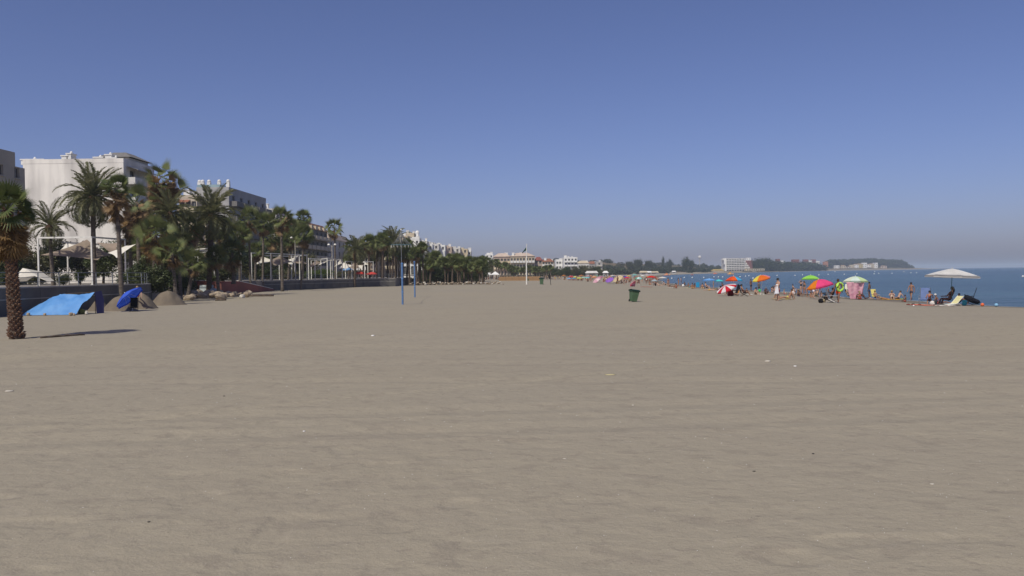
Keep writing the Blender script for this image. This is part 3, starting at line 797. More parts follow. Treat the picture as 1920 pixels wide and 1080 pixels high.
CR.update({('date', i): crown_mesh('date', i, .8) for i in range(2)})

def trunk(root, base, top, r0, r1, m, flare=1.25, rings=True, curve=0.0):
    base = Vector(base); top = Vector(top); n = 14; pts = []; rs = []
    for i in range(n + 1):
        f = i / n; p = base.lerp(top, f); p.x += curve * math.sin(math.pi * f)
        pts.append(p); rr = r0 + (r1 - r0) * f
        if i == 0: rr *= flare
        if i == 1: rr *= (1 + flare) / 2.1
        rs.append(rr * (1 + .05 * math.sin(i * 2.7)))
    return MB().tube(pts, rs, 10).build('trunk', m, root, True)
def palm(kind, bx, by, bz, cx, cy_pix, Y, scale, label, group=None, near=False, r0=.22, r1=.16, tm=None, skirt=1.0, dead='DEAD', green=None, curve=0, name=None, seed=0, nl=58, nd=40, dtop=-25, basept=None):
    """bx/by: base point in metres, cx/cy_pix: where the crown centre lies"""
    rg = random.Random(seed * 7 + 3)
    C_ = D(cx, cy_pix, Y)
    base = Vector((bx, by, bz))
    r = empty(name or ('fan_palm' if kind == 'fan' else 'date_palm'), base, 0, label, 'palm tree', group)
    top = C_ - base
    trunk(r, (0, 0, -.25), top, r0, r1, tm or M_trunkg, curve=curve)
    if near:
        if kind == 'fan':
            G_ = green or FAN
            for az, el in dirs(nl, 84, -30, rg):
                f = link('frond', G_[0 if el > .6 else 1 if el > 0 else 2], r, top, scale=scale * rg.uniform(.7, 1.1))
                f.rotation_euler = frond_M(az, el, rg.uniform(-1.1, 1.1)).to_euler()
            for az, el in dirs(nd, dtop, -82, rg):
                dz = -rg.random() * skirt
                f = link('dry_frond', (DEADO if dead == 'DEADO' or rg.random() < .08 else DEAD)[rg.randint(0, 1)], r, top + Vector((0, 0, dz)), scale=scale * rg.uniform(.7, 1.05))
                f.rotation_euler = frond_M(az, el, rg.uniform(-1.2, 1.2)).to_euler()
        else:
            for az, el in dirs(nl, 86, -32, rg):
                f = link('frond', DATE[0 if el > .9 else 1 if el > .2 else 2], r, top, scale=scale * rg.uniform(.85, 1.08))
                f.rotation_euler = frond_M(az, el, rg.uniform(-.4, .4)).to_euler()
            for az, el in dirs(nd, -35, -75, rg):
                f = link('dry_frond', DATE[1], r, top + Vector((0, 0, -.2)), scale=scale * .5, m=M_date)
                f.material_slots[0].link = 'OBJECT'; f.material_slots[0].material = M_dead
                f.rotation_euler = frond_M(az, el).to_euler()
            MB().ell((top.x, top.y, top.z - .35 * scale), .42 * scale, .42 * scale, .55 * scale).build('crown_heart', M_boot, r)
    else:
        a, b = CR[(kind, seed % (4 if kind == 'fan' else 2))]
        rz = rg.uniform(0, 6.28)
        link('crown', a, r, top, (0, 0, rz), scale)
        if skirt > 0: link('dry_skirt', b, r, top, (0, 0, rz), (scale, scale, scale * (.6 + .5 * skirt)))
    return r, top

# foreground palm on the sand
b0 = G(31, 637); b0.z = gz(b0.x, b0.y)
r, top = palm('fan', b0.x, b0.y, b0.z, 14, 394, b0.y, .80, 'nearest fan palm on the sand at the left edge, rough trunk and orange dry skirt', near=True, r0=.22, r1=.155, tm=M_trunk, dead='DEADO', green=FAND, skirt=1.3, nl=44, nd=100, dtop=-5, seed=1)
st = MB()
for k in range(420):
    f = (k / 420.0); z = f * top.z; az = k * 2.39996; rad = .235 + (.155 - .235) * f + (.06 if f < .05 else 0)
    c = Vector((top.x * f, top.y * f, z)); u = Vector((math.cos(az), math.sin(az), 0)); s_ = Vector((-u.y, u.x, 0)); wd = random.uniform(.05, .08)
    lift = random.uniform(.08, .16)
    q = [c + u * (rad - .05) - s_ * wd, c + u * (rad - .05) + s_ * wd, c + u * (rad + .055) + s_ * wd * .5 + Vector((0, 0, lift)), c + u * (rad + .055) - s_ * wd * .5 + Vector((0, 0, lift)), c + u * (rad - .05) + Vector((0, 0, lift + .03))]
    st.add(q, [(0, 1, 2, 3), (3, 2, 4), (1, 4, 2), (0, 3, 4)])
tag(st.build('leaf_bases', M_boot, r), kind='stuff')

# palms by the promenade, left group  (kind, crown px, crown y, base px, Y, scale, near, label)
def prom(kind, cx, cy, bpx, Y, scale, near, label, bz=None, **kw):
    X = D(bpx, 520, Y).x
    if bz is None: bz = PZ if sdist(np.array([X]), np.array([Y]))[0] > 0 and X < -33.4 - max(0, min(8.6, (Y - 72) * .31)) else gz(X, Y)
    return palm(kind, X, Y, bz, cx, cy, Y, scale, label, near=near, **kw)
prom('date', 92, 424, 100, 84, .98, True, 'smaller date palm low in front of the white gable, beside the great one', nl=30, nd=6, seed=2, r0=.2)
prom('date', 174, 370, 176, 86, 1.3, True, 'great date palm with long drooping fronds in front of the white gable', nl=54, nd=14, seed=3, r0=.26, r1=.22)
prom('fan', 218, 352, 228, 66, .92, True, 'tall fan palm with long grey leaning trunk above the blue parasol', bz=0.0, r0=.2, r1=.14, skirt=2.2, nd=80, dtop=0, nl=36, seed=4, green=FAND)
prom('fan', 256, 378, 262, 84, 1.3, True, 'shaggy fan palm with thick dry skirt just right of the leaning one', skirt=2.6, nl=16, nd=120, dtop=30, seed=5)
prom('fan', 306, 342, 300, 92, 1.62, True, 'tallest shaggy fan palm, mostly brown dry leaves, above the dark shrubs', skirt=2.2, nl=12, nd=150, dtop=50, seed=6, r0=.24)
prom('date', 318, 400, 318, 88, 1.1, True, 'green date palm directly under the tallest shaggy palm', nl=40, nd=8, seed=7)
prom('fan', 292, 440, 288, 82, 1.35, True, 'short fan palm with a rusty skirt over the dark shrubs', skirt=1.6, nl=30, nd=80, dtop=10, dead='DEADO', seed=8)
prom('fan', 350, 428, 352, 96, 1.4, True, 'fan palm with brown skirt left of the second date palm', skirt=1.6, nl=32, nd=70, dtop=10, seed=9)
prom('date', 397, 404, 390, 100, 1.45, True, 'large date palm with thick trunk in front of the grey block', nl=54, nd=14, seed=10, r0=.34, r1=.32, tm=M_trunk)
prom('fan', 322, 474, 330, 78, 1.15, True, 'young fan palm with leaning grey trunk above the tan boulders', bz=0.0, nl=30, nd=14, skirt=.6, seed=11, r0=.22)
prom('fan', 362, 494, 350, 84, 1.2, True, 'young fan palm with broad pale leaves behind the boulders', bz=0.0, nl=30, nd=8, skirt=.4, seed=12, r0=.22)
prom('fan', 436, 474, 438, 104, 1.5, True, 'stout fan palm beside the red ramp', bz=1.7, nl=36, nd=18, skirt=1.0, seed=13, green=FAND, r0=.28)
prom('fan', 466, 412, 470, 128, 1.35, True, 'full green fan palm left of the dark fronted block', nl=36, nd=26, skirt=1.4, seed=14)
prom('fan', 494, 418, 492, 134, 1.2, False, 'green fan palm crowded behind its taller neighbours, over the sails', seed=15)
prom('fan', 527, 410, 529, 127, 1.35, True, 'tall straight fan palm standing on the sand before the sails', bz=0.0, nl=40, nd=26, skirt=1.6, seed=16, r0=.24, r1=.17)
prom('fan', 545, 447, 540, 150, 1.3, False, 'fan palm half hidden right of the tall straight one', seed=17)
prom('fan', 569, 408, 567, 158, 1.1, False, 'slender fan palm with small round crown before the dark block', skirt=.3, seed=18)
prom('fan', 570, 440, 563, 142, 1.3, False, 'lower fan palm under the slender one', seed=19)
prom('fan', 627, 428, 629, 160, 1.35, True, 'lone tall fan palm in front of the pale hip roofed block', bz=0.0, nl=34, nd=16, skirt=.8, seed=20, r0=.22, r1=.15)
prom('fan', 244, 420, 246, 90, 1.1, True, 'brown skirted fan palm low between the leaning and the shaggy palm', skirt=1.6, nl=22, nd=60, dtop=20, seed=45)
prom('fan', 276, 402, 280, 98, 1.2, True, 'brown fan palm crown directly left of the tallest shaggy one', skirt=1.8, nl=12, nd=100, dtop=50, seed=46)
prom('fan', 335, 455, 338, 90, 1.2, True, 'rusty fan palm crown under the green date palm', skirt=1.4, nl=30, nd=60, dtop=15, seed=47)
prom('fan', 420, 430, 418, 120, 1.3, False, 'fan palm peeping out right of the large date palm', seed=48)
prom('fan', 448, 440, 450, 125, 1.3, False, 'fan palm between the large date palm and the full green one', seed=49)
prom('fan', 510, 445, 508, 140, 1.3, False, 'fan palm crown filling the gap left of the tall straight one', seed=50)
prom('fan', 550, 425, 548, 165, 1.2, False, 'fan palm between the tall straight one and the slender one', seed=51)
prom('fan', 480, 470, 478, 136, 1.0, False, 'low dark fan palm behind the first cream sail', seed=42)
prom('fan', 405, 480, 410, 99, .95, False, 'low fan palm under the large date palm', seed=43)
prom('fan', 270, 470, 268, 88, 1.0, False, 'low fan palm behind the dark shrub left of the boulders', seed=44)
# palm row on the sand
row = [(667, 470, 664, 160, 1.2, 'date'), (691, 456, 693, 172, 1.35, 'fan'), (680, 476, 683, 190, 1.1, 'date'), (706, 466, 706, 178, 1.2, 'date'), (718, 452, 717, 168, 1.3, 'fan'), (726, 448, 727, 182, 1.25, 'fan'), (738, 452, 735, 174, 1.3, 'date'),
       (745, 470, 741, 190, 1.1, 'fan'), (756, 480, 754, 178, 1.0, 'fan'), (766, 472, 768, 186, 1.2, 'fan'), (778, 477, 782, 176, 1.2, 'fan'), (790, 474, 786, 190, 1.1, 'date'), (700, 482, 700, 192, 1.0, 'fan'), (655, 486, 652, 175, .9, 'fan')]
rl = ['date palm at the left end of the palm row on the sand', 'tall fan palm, first tall one of the palm row', 'short date palm behind the start of the palm row', 'date palm between the two tall palm pairs', 'left one of the paired tallest fan palms in the row', 'right one of the paired tallest fan palms in the row',
      'tall date palm touching the cable cone', 'short fan palm just under the cable cone', 'small fan palm directly behind the near blue post', 'fan palm between the two blue net posts', 'fan palm right behind the far blue post', 'date palm at the right end of the palm row', 'low fan palm in the second rank of the row', 'small fan palm right of the pale hip roofed block']
for i, (cx, cy, bp, Y, s_, k_) in enumerate(row):
    prom(k_, cx, cy, bp, Y, s_, False, rl[i], bz=0.0, seed=60 + i, tm=M_trunk, r0=.26, r1=.2, skirt=.9, group='row of palms on the sand behind the net posts')
rg = random.Random(55)
for i in range(16):
    px = 658 + i * 9 + rg.uniform(-3, 3)
    prom(rg.choice(['fan', 'fan', 'date']), px, 470 + rg.uniform(-14, 18), px + rg.uniform(-3, 3), rg.uniform(170, 198), rg.uniform(.65, .95), False, 'smaller palm filling the gaps of the palm row on the sand', bz=0.0, seed=200 + i, tm=M_trunk, r0=.22, r1=.16, skirt=.8, group='smaller palms filling the palm row')
# denser palms and trees to the right of the row
rg = random.Random(12)
for i in range(32):
    px = 796 + i * 3.5 + rg.uniform(-2, 2); Y = rg.uniform(176, 200) if i % 2 else rg.uniform(200, 235)
    cy = 487 + (px - 800) * .06 + rg.uniform(-7, 12)
    prom('fan', px, cy, px + rg.uniform(-3, 3), Y, rg.uniform(.7, 1.1), False, 'fan palm in the dense belt right of the blue net posts', bz=0.0, seed=80 + i, tm=M_trunk, r0=.22, r1=.17, skirt=.6, group='fan palms in the dense belt right of the net posts')
for i in range(22):
    px = 905 + i * 6.0 + rg.uniform(-2, 2); Y = rg.uniform(290, 400)
    cy = 487 + min(17, (px - 905) * .3) + rg.uniform(-3, 3)
    prom('fan', px, cy, px, Y, rg.uniform(.8, 1.2), False, 'distant fan palm in front of the far cream blocks', bz=0.3, seed=110 + i, r0=.3, r1=.2, skirt=.4, group='distant fan palms before the cream blocks')

# ------------------------------------------------------------------ broadleaf trees and shrubs
def leafcloud(n, rx, ry, rz, ls, rg, clumps=26, hollow=.45):
    cs = []
    for _ in range(clumps):
        v = Vector((rg.gauss(0, 1), rg.gauss(0, 1), rg.gauss(0, 1))).normalized() * rg.uniform(hollow, 1) 
        cs.append((Vector((v.x * rx, v.y * ry, v.z * rz)), rg.uniform(.22, .42)))
    V = []; Fc = []
    for i in range(n):
        c, s_ = cs[rg.randrange(clumps)]
        g = Vector((rg.gauss(0, 1) * rx, rg.gauss(0, 1) * ry, rg.gauss(0, 1) * rz)) * s_ * .62
        p = c + g
        if p.z < -rz: p.z = -rz * rg.uniform(.7, 1)
        a = Vector((rg.gauss(0, 1), rg.gauss(0, 1), rg.gauss(0, .6))).normalized(); b = a.orthogonal().normalized()
        if rg.random() < .5: b = a.cross(b)
        l = ls * rg.uniform(.6, 1.3); k = len(V)
        V += [p - a * l, p + b * l * .5, p + a * l, p - b * l * .5]; Fc.append((k, k + 1, k + 2, k + 3))
    return np.array([tuple(v) for v in V]), np.array(Fc)
TREES = []
rg = random.Random(77)
for i in range(4):
    v, f = leafcloud(4200, 1, 1, .88, .075, rg, 46, .3)
    TREES.append((v, f))
SMALL = [leafcloud(420, 1, 1, .8, .17, rg, 16) for _ in range(5)]
_tm = {}
def crownm(i, m):
    if (i, m.name) not in _tm: _tm[(i, m.name)] = npmesh('crown', TREES[i][0], TREES[i][1], m)
    return _tm[(i, m.name)]
def tree(x, y, z, h, rad, label, m=None, group=None, name='broadleaf_tree', cat='tree', seed=0, rz=None, shrub=False):
    rg = random.Random(seed); m = m or M_leaf
    r = empty(name, (x, y, z), rg.uniform(0, 6), label, cat, group)
    cz = rz or rad * .8
    top = h - cz
    if shrub:
        MB().tube([(0, 0, -.2), (0, 0, max(.3, top))], [.07, .04], 6).build('stem', M_bark, r)
    else:
        mb = MB().tube([(0, 0, -.2), (.1 * rad, 0, top * .5), (0, 0, top + cz * .4)], [rad * .09, rad * .07, rad * .03], 8)
        for k in range(5):
            a = k * 1.26 + rg.random(); mb.tube([(0, 0, top * .6 + k * .1), (math.cos(a) * rad * .55, math.sin(a) * rad * .55, top + cz * rg.uniform(-.2, .5))], [rad * .045, rad * .015], 5)
        mb.build('trunk', M_bark, r)
    link('crown', crownm(seed % 4, m), r, (0, 0, top), scale=(rad, rad, cz))
    return r
def ptree(px, ytop, Y, wpx, label, z=None, **kw):
    T = D(px, ytop, Y)
    if z is None: z = gz(T.x, Y)
    rad = wpx / 2 * Y / F
    h = T.z - z
    kw.setdefault('rz', min(rad * 1.1, h * .5))
    return tree(T.x, Y, z, h, rad, label, **kw)
# dark mass behind and beside the promenade wall
ptree(262, 486, 77, 50, 'dense dark green tree over the wall end, left part of the dark clump', z=0.0, seed=1)
ptree(300, 496, 78, 52, 'dense dark green tree above the sand heap, right part of the dark clump', z=0.0, seed=2)
ptree(238, 508, 82, 36, 'dark shrub just left of the dense dark clump', z=1.7, seed=3, shrub=True, name='shrub', cat='shrub')
ptree(345, 508, 92, 46, 'dark tree behind the tan boulders', z=0.3, seed=0)
ptree(392, 505, 112, 46, 'dark tree between boulders and brick wall', z=1.0, seed=1)
ptree(420, 500, 118, 44, 'dark shrub behind the red ramp', z=1.7, seed=2, shrub=True, name='shrub', cat='shrub')
LB = [(262, 430, 100, 56, M_leaf2, 'olive tree in shade between the shaggy palms, upper left'), (328, 430, 104, 50, M_leaf, 'dark tree filling the gap under the tallest shaggy palm'), (300, 470, 96, 60, M_leaf2, 'olive tree behind the young leaning palm'), (350, 478, 100, 54, M_leaf, 'dark leafy tree just behind the young palm pair'), (415, 470, 126, 50, M_leaf, 'dark leafy tree behind the stout palm'), (395, 500, 116, 40, M_leaf2, 'olive shrub in front of the large date palm trunk'), (470, 478, 150, 44, M_leaf2, 'olive tree at the left end of the cream sails'), (525, 432, 176, 50, M_leaf2, 'olive tree in front of the dark block, upper'), (575, 470, 186, 40, M_leaf2, 'olive tree beneath the slender palm'),
      (10, 452, 96, 76, M_leaf, 'dark tree behind the nearest palm trunk, left edge'), (55, 458, 100, 70, M_leaf2, 'olive tree left of the first white shade frame'), (100, 446, 108, 66, M_leaf, 'dark tree inside the first white shade frame, left'),
      (148, 450, 112, 66, M_leaf2, 'olive tree inside the first white shade frame, right'), (192, 458, 104, 60, M_leaf, 'dark tree right of the first white shade frame'), (228, 446, 106, 54, M_leaf2, 'olive tree behind the leaning fan palm'),
      (150, 506, 90, 22, M_leaf3, 'small bright green shrub on the promenade under the brown sail'), (178, 508, 92, 14, M_leaf3, 'small bright green shrub beside the right frame post'), (70, 508, 86, 40, M_leaf2, 'olive shrub behind the railing above the tarpaulin'),
      (118, 512, 84, 30, M_leaf, 'dark low shrub behind the railing above the tarpaulin'), (20, 508, 80, 40, M_leaf, 'dark low shrub behind the railing at the left edge'), (282, 440, 118, 60, M_leaf2, 'olive tree high behind the rusty skirted palm'),
      (335, 455, 124, 56, M_leaf, 'dark tree between the palms over the boulders'), (380, 450, 130, 60, M_leaf2, 'olive tree behind the large date palm trunk'), (430, 425, 150, 60, M_leaf2, 'olive tree right of the large date palm'),
      (450, 455, 142, 50, M_leaf, 'dark tree above the ramp top'), (500, 450, 172, 60, M_leaf, 'dark tree above the first cream sail'), (545, 470, 182, 46, M_leaf, 'dark tree in front of the dark fronted block'),
      (500, 500, 150, 40, M_leaf, 'dark shrub under the first cream sail'), (540, 503, 160, 40, M_leaf2, 'olive shrub under the second cream sail'), (585, 507, 178, 44, M_leaf3, 'bright green shrub behind the white posts'), (608, 503, 182, 34, M_leaf3, 'bright green shrub below the pale block'),
      (640, 508, 190, 34, M_leaf2, 'olive shrub under the last sails')]
for i, (px, yt, Y, wp, m_, lb) in enumerate(LB):
    ptree(px, yt, Y, wp, lb, z=PZ, m=m_, seed=i, shrub='shrub' in lb, name='shrub' if 'shrub' in lb else 'broadleaf_tree', cat='shrub' if 'shrub' in lb else 'tree')
rg = random.Random(5)
for i in range(16):
    px = 792 + i * 7.6 + rg.uniform(-2, 2); Y = rg.uniform(182, 215)
    ptree(px, 497 + rg.uniform(-8, 6), Y, rg.uniform(26, 36), 'dark leafy tree in the dense belt behind the stone row', m=rg.choice([M_leaf, M_leaf, M_leaf2]), seed=i + 3, group='leafy trees in the dense belt behind the stone row')
for i in range(14):
    px = 800 + i * 8.2 + rg.uniform(-2, 2); Y = rg.uniform(230, 270)
    ptree(px, 487 + (px - 800) * .0 + rg.uniform(-5, 6), Y, rg.uniform(26, 34), 'taller leafy tree at the back of the dense belt', m=rg.choice([M_leaf, M_leaf2]), seed=i + 1, group='taller leafy trees at the back of the dense belt')
for i in range(34):
    px = 905 + i * 6.6 + rg.uniform(-3, 3); Y = rg.uniform(400, 470) + max(0, px - 1040) * 1.0
    ptree(px, (484 if px < 925 else 497 if px < 1040 else 500) + rg.uniform(-4, 7), Y, rg.uniform(14, 22), 'grey green tree in the belt before the far blocks', m=rg.choice([M_leaf, M_leaf2, M_leaf]), seed=i, z=.3, group='trees in the belt before the far blocks')
for i in range(26):
    px = 1010 + i * 5.0 + rg.uniform(-3, 3); Y = rg.uniform(470, 560)
    ptree(px, 506 + rg.uniform(-4, 4), Y, rg.uniform(12, 20), 'low bush along the back of the crowded beach', m=rg.choice([M_leaf, M_leaf2]), seed=i, z=.2, shrub=True, name='shrub', cat='shrub', group='bushes along the back of the crowded beach')

# far hills: singled out trees, then the wooded mass
def far_tree(px, ytop, Y, wpx, label, m=M_pine, tall=1.0):
    T = D(px, ytop, Y); z = gz(T.x, Y); rad = wpx / 2 * Y / F; h = max(T.z - z, rad)
    r = empty('pine_tree', (T.x, Y, z), 0, label, 'tree')
    MB().tube([(0, 0, -1), (0, 0, h * .7)], [rad * .1 + .2, .15], 6).build('trunk', M_bark, r)
    link('crown', crownm(int(px) % 4, m), r, (0, 0, h * .55), scale=(rad, rad, h * .5))
for a in [(1243, 481, 1150, 5, 'slim dark cypress standing above the dry hill'), (1286, 482, 1120, 14, 'large round dark tree left of the white water tower'), (1296, 486, 1130, 10, 'smaller round tree joined to the large one left of the water tower'),
          (1196, 485, 1050, 16, 'bushy tree on the hill crest left of the cypress'), (1216, 487, 1060, 14, 'bushy tree on the hill crest nearest the cypress'), (1180, 489, 1000, 14, 'bushy tree at the left of the hill crest'), (1255, 486, 1160, 9, 'small tree just right of the cypress'),
          (1432, 482, 1480, 30, 'huge dark tree clump right of the hotel, left half'), (1452, 488, 1560, 30, 'huge dark tree clump right of the hotel, right half'), (1420, 487, 1420, 20, 'dark tree between the hotel and the huge clump'), (1475, 492, 1640, 22, 'dark tree at the right foot of the huge clump')]:
    far_tree(*a)
def wood(name, label, spots, mats):
    V = []; Fq = []; k = 0; rg = random.Random(len(spots))
    for (x, y, z, r_, h) in spots:
        v, f = SMALL[rg.randrange(5)]
        a = rg.uniform(0, 6.28); ca, sa = math.cos(a), math.sin(a)
        q = np.stack([(v[:, 0] * ca - v[:, 1] * sa) * r_ + x, (v[:, 0] * sa + v[:, 1] * ca) * r_ + y, (v[:, 2] + .8) * h * .55 + z], -1)
        V.append(q); Fq.append(f + k); k += len(q)
    o = link(name, npmesh(name, np.concatenate(V), np.concatenate(Fq), mats))
    tag(o, label, 'trees', kind='stuff')
rg = random.Random(21)
def coastpts(s0, s1, n, inl0, inl1, hh0, hh1, rr0, rr1, i0, i1):
    out = []
    for _ in range(n):
        f = rg.uniform(i0, i1); i = int(f); a = Vector(SHORE[i]); b = Vector(SHORE[i + 1]); p = a.lerp(b, f - i); e = (b - a).normalized()
        nrm = Vector((-e.y, e.x)); d_ = rg.uniform(inl0, inl1) ; q = p + nrm * d_
        if s1 == 0 and float(fbm(q.x / 80, q.y / 80, 2, 4)) > -.05 and rg.random() < .88: continue
        h = rg.uniform(hh0, hh1)
        out.append((q.x, q.y, gz(q.x, q.y) - .5, rg.uniform(rr0, rr1), h))
    return out
sp = coastpts(0, 0, 480, 55, 330, 4, 8, 4, 8, 11, 15) + coastpts(0, 1, 120, 40, 120, 4, 7, 4, 7, 10.5, 14)
wood('far_woodland', 'patchy dark green woodland covering the dry hills across the bay', sp, M_pine)
sp = coastpts(0, 1, 260, 30, 110, 8, 15, 8, 14, 13.6, 14.2) + coastpts(0, 1, 560, 22, 140, 12, 21, 9, 15, 14.1, 15.1)
wood('shore_woodland', 'dark woodland behind the far shore right of the hotel', sp, M_pine)
# headland: its own ground and wood
hp = []
prof = [(1548, 491), (1556, 486), (1575, 486), (1590, 486), (1605, 485), (1620, 485), (1632, 483), (1645, 485), (1660, 486), (1675, 486), (1688, 487), (1697, 489), (1703, 497), (1708, 501)]
for _ in range(900):
    px = rg.uniform(1548, 1708); Y = 2420 + (px - 1560) * 2.2 + rg.uniform(0, 160)
    yt = np.interp(px, [p[0] for p in prof], [p[1] for p in prof])
    P_ = D(px, yt + 0.5, Y); zt = P_.z
    f = rg.random() ** .6
    if 1563 < px < 1652 and f < .72: continue
    hp.append((P_.x, Y, max(0, zt * f - 11), rg.uniform(6, 12), rg.uniform(10, 14)))
wood('headland_woodland', 'dark wooded headland ending the far coast', hp, M_pine)
mb = MB(); n_ = 60; vs = []
for i in range(n_):
    px = 1540 + 172 * i / (n_ - 1); Y0 = 2400 + (px - 1560) * 2.2
    yt = np.interp(px, [p[0] for p in prof], [p[1] for p in prof]) + 7; 
    zt = max(.5, D(px, min(yt, 501), Y0 + 120).z - 4)
    for (dy, z) in ((-60, -1.5), (-20, 2.0 if px < 1700 else .4), (60, zt * .55), (130, zt), (300, zt), (420, -2)):
        p = D(px, 500, Y0 + dy); vs.append((p.x, Y0 + dy, z))
mb.add(vs, [(i * 6 + k, i * 6 + k + 1, i * 6 + k + 7, i * 6 + k + 6) for i in range(n_ - 1) for k in range(5)])
tag(mb.build('headland', mat('headland_earth', (.22, .17, .12), .95, (.10, .10, .06), .02, 5), None, True), kind='structure')
# ------------------------------------------------------------------ shade frames and sails
def pergola(label, posts, z0, htop, beams):
    """posts: list of (px, Y); beams: index pairs"""
    P_ = [Vector((D(px, 520, Y).x, Y, z0)) for px, Y in posts]
    r = empty('pergola', P_[0], 0, label, 'pergola')
    pm = MB().box(-.07, .07, -.07, .07, 0, htop).box(-.16, .16, -.16, .16, 0, .04).mesh('post', M_wpaint)
    for p in P_: link('post', pm, r, p - P_[0])
    for (i, j) in beams:
        a = P_[i] - P_[0]; b = P_[j] - P_[0]; d = b - a
        MB().box(-.08, d.length + .08, -.06, .06, htop + .002, htop + .16).build('beam', M_wpaint, r, loc=a, rot=(0, 0, math.atan2(d.y, d.x)))
    return P_
def sail(corners, m, label, group=None):
    c = [Vector(p) for p in corners]; o = (c[0] + c[1] + c[2] + c[3]) / 4
    n = 12; vs = []
    for i in range(n + 1):
        for j in range(n + 1):
            u = i / n; v = j / n
            p = c[0] * (1 - u) * (1 - v) + c[1] * u * (1 - v) + c[2] * u * v + c[3] * (1 - u) * v
            eu = math.sin(math.pi * u); ev = math.sin(math.pi * v)
            # hollowed edges
            p = p + (o - p) * (.13 * (eu * (1 - ev) + ev * (1 - eu)))
            vs.append(p - o)
    fs = [(i * (n + 1) + j, (i + 1) * (n + 1) + j, (i + 1) * (n + 1) + j + 1, i * (n + 1) + j + 1) for i in range(n) for j in range(n)]
    ob = MB().add(vs, fs).build('shade_sail', m, None, True, loc=o)
    return tag(ob, label, 'shade sail', group)
def cor(*a):
    ym = sum(q[2] for q in a) / 4; pm = sum(q[1] for q in a) / 4; xm = sum(q[0] for q in a) / 4
    kx, ky = (1.22, 1.15) if ym > 125 else (1.05, 1.05)
    return [D(xm + (px - xm) * kx, pm + (py - pm) * ky, ym + (Y - ym) * .12 - 1.7 * (py - pm) * ym / F) for px, py, Y in a]
pergola('white post and beam frame over the promenade, nearest on the left', [(73, 82), (128, 94), (173, 82), (176, 98), (236, 88), (268, 104)], PZ, D(100, 447, 82).z - PZ, [(0, 2), (1, 3), (2, 3), (0, 1), (2, 4), (3, 5)])
sail(cor((80, 478, 84), (163, 450, 88), (207, 478, 96), (182, 487, 82)), M_sailt, 'large taupe shade sail in the nearest white frame')
sail(cor((110, 472, 96), (126, 455, 96), (146, 461, 96), (126, 471, 96)), M_sailw, 'small cream shade sail peeping over the left of the large taupe one')
sail(cor((203, 474, 80), (219, 483, 80), (254, 458, 80), (236, 461, 80)), M_sailw, 'cream shade sail right of the leaning palm trunk')
sail(cor((182, 455, 100), (220, 456, 92), (218, 476, 104), (205, 472, 92)), M_sailt, 'taupe shade sail behind the leaning palm trunk')
# small white tent over the left wall
o = MB().add([(-1.7, 0, 0), (-1.0, -.3, .35), (-.45, 0, 1.35), (.1, -.2, 1.2), (.8, -.3, .6), (1.9, 0, .05), (-1.2, 1.8, .1), (.2, 2, 1.0), (1.5, 1.8, .1)],
             [(0, 1, 2), (1, 3, 2), (1, 4, 3), (4, 5, 3), (0, 2, 7, 6), (2, 3, 7), (3, 5, 8, 7)]).build('white_canopy', M_sailw, None, loc=D(52, 529, 76))
tag(o, 'low white fabric canopy behind the railing right of the nearest palm trunk', 'canopy')
pergola('white frame half hidden by palms above the boulders', [(350, 108), (402, 112), (372, 122), (408, 100)], PZ, D(380, 470, 108).z - PZ, [(0, 1), (0, 2), (2, 1), (3, 1), (0, 3)])
sail(cor((350, 484, 106), (362, 472, 114), (376, 476, 118), (366, 485, 106)), M_sailw, 'cream shade sail peeping between palms above the boulders')
sail(cor((376, 476, 118), (392, 474, 108), (404, 480, 112), (396, 490, 104)), M_sailt, 'taupe shade sail half hidden by palms above the boulders')
pergola('long white frame with five front posts over the low wall, left of the slender palm', [(472, 134), (508, 138), (530, 142), (547, 146), (562, 150), (576, 152), (488, 150), (524, 156), (553, 160)], 1.62, D(530, 477, 142).z - 1.62, [(0, 1), (1, 2), (2, 3), (3, 4), (4, 5), (6, 7), (7, 8), (0, 6), (2, 7), (5, 8)])
sail(cor((481, 495, 134), (491, 481, 142), (511, 488, 146), (500, 492, 136)), M_sailw, 'cream shade sail, leftmost over the low wall')
sail(cor((505, 489, 138), (526, 480, 148), (545, 491, 150), (517, 498, 136)), M_sailt, 'taupe shade sail behind the tall straight palm trunk')
sail(cor((535, 490, 142), (558, 480, 148), (552, 490, 156), (547, 497, 141)), M_sailw, 'cream shade sail shaped like a kite right of the tall straight palm')
sail(cor((548, 492, 150), (560, 480, 148), (573, 494, 158), (562, 494, 148)), M_sailt, 'taupe shade sail between two kite shaped cream ones')
pergola('second white frame over the low wall, behind the lone tall palm', [(579, 150), (591, 154), (602, 158), (614, 152), (631, 160), (642, 162), (584, 166), (620, 170)], 1.62, D(600, 486, 155).z - 1.62, [(0, 1), (1, 2), (2, 3), (3, 4), (4, 5), (0, 6), (6, 7), (7, 5)])
sail(cor((577, 500, 150), (592, 489, 158), (600, 492, 166), (586, 500, 152)), M_sailt, 'taupe shade sail at the left end of the second white frame')
sail(cor((592, 489, 152), (598, 497, 156), (621, 486, 158), (606, 494, 168)), M_sailw, 'wide cream shade sail in the middle of the second white frame')
sail(cor((628, 500, 158), (638, 487, 160), (641, 494, 168), (632, 497, 152)), M_sailw, 'narrow cream shade sail right of the lone tall palm trunk')
pergola('third white frame among the trunks of the palm row', [(648, 166), (660, 168), (672, 172), (684, 170), (700, 172), (655, 180), (690, 182)], 1.5, D(670, 491, 168).z - 1.5, [(0, 1), (1, 2), (2, 3), (3, 4), (0, 5), (5, 6), (6, 4)])
sail(cor((637, 503, 164), (645, 493, 166), (660, 498, 174), (650, 503, 166)), M_sailw, 'cream shade sail left of the palm row')
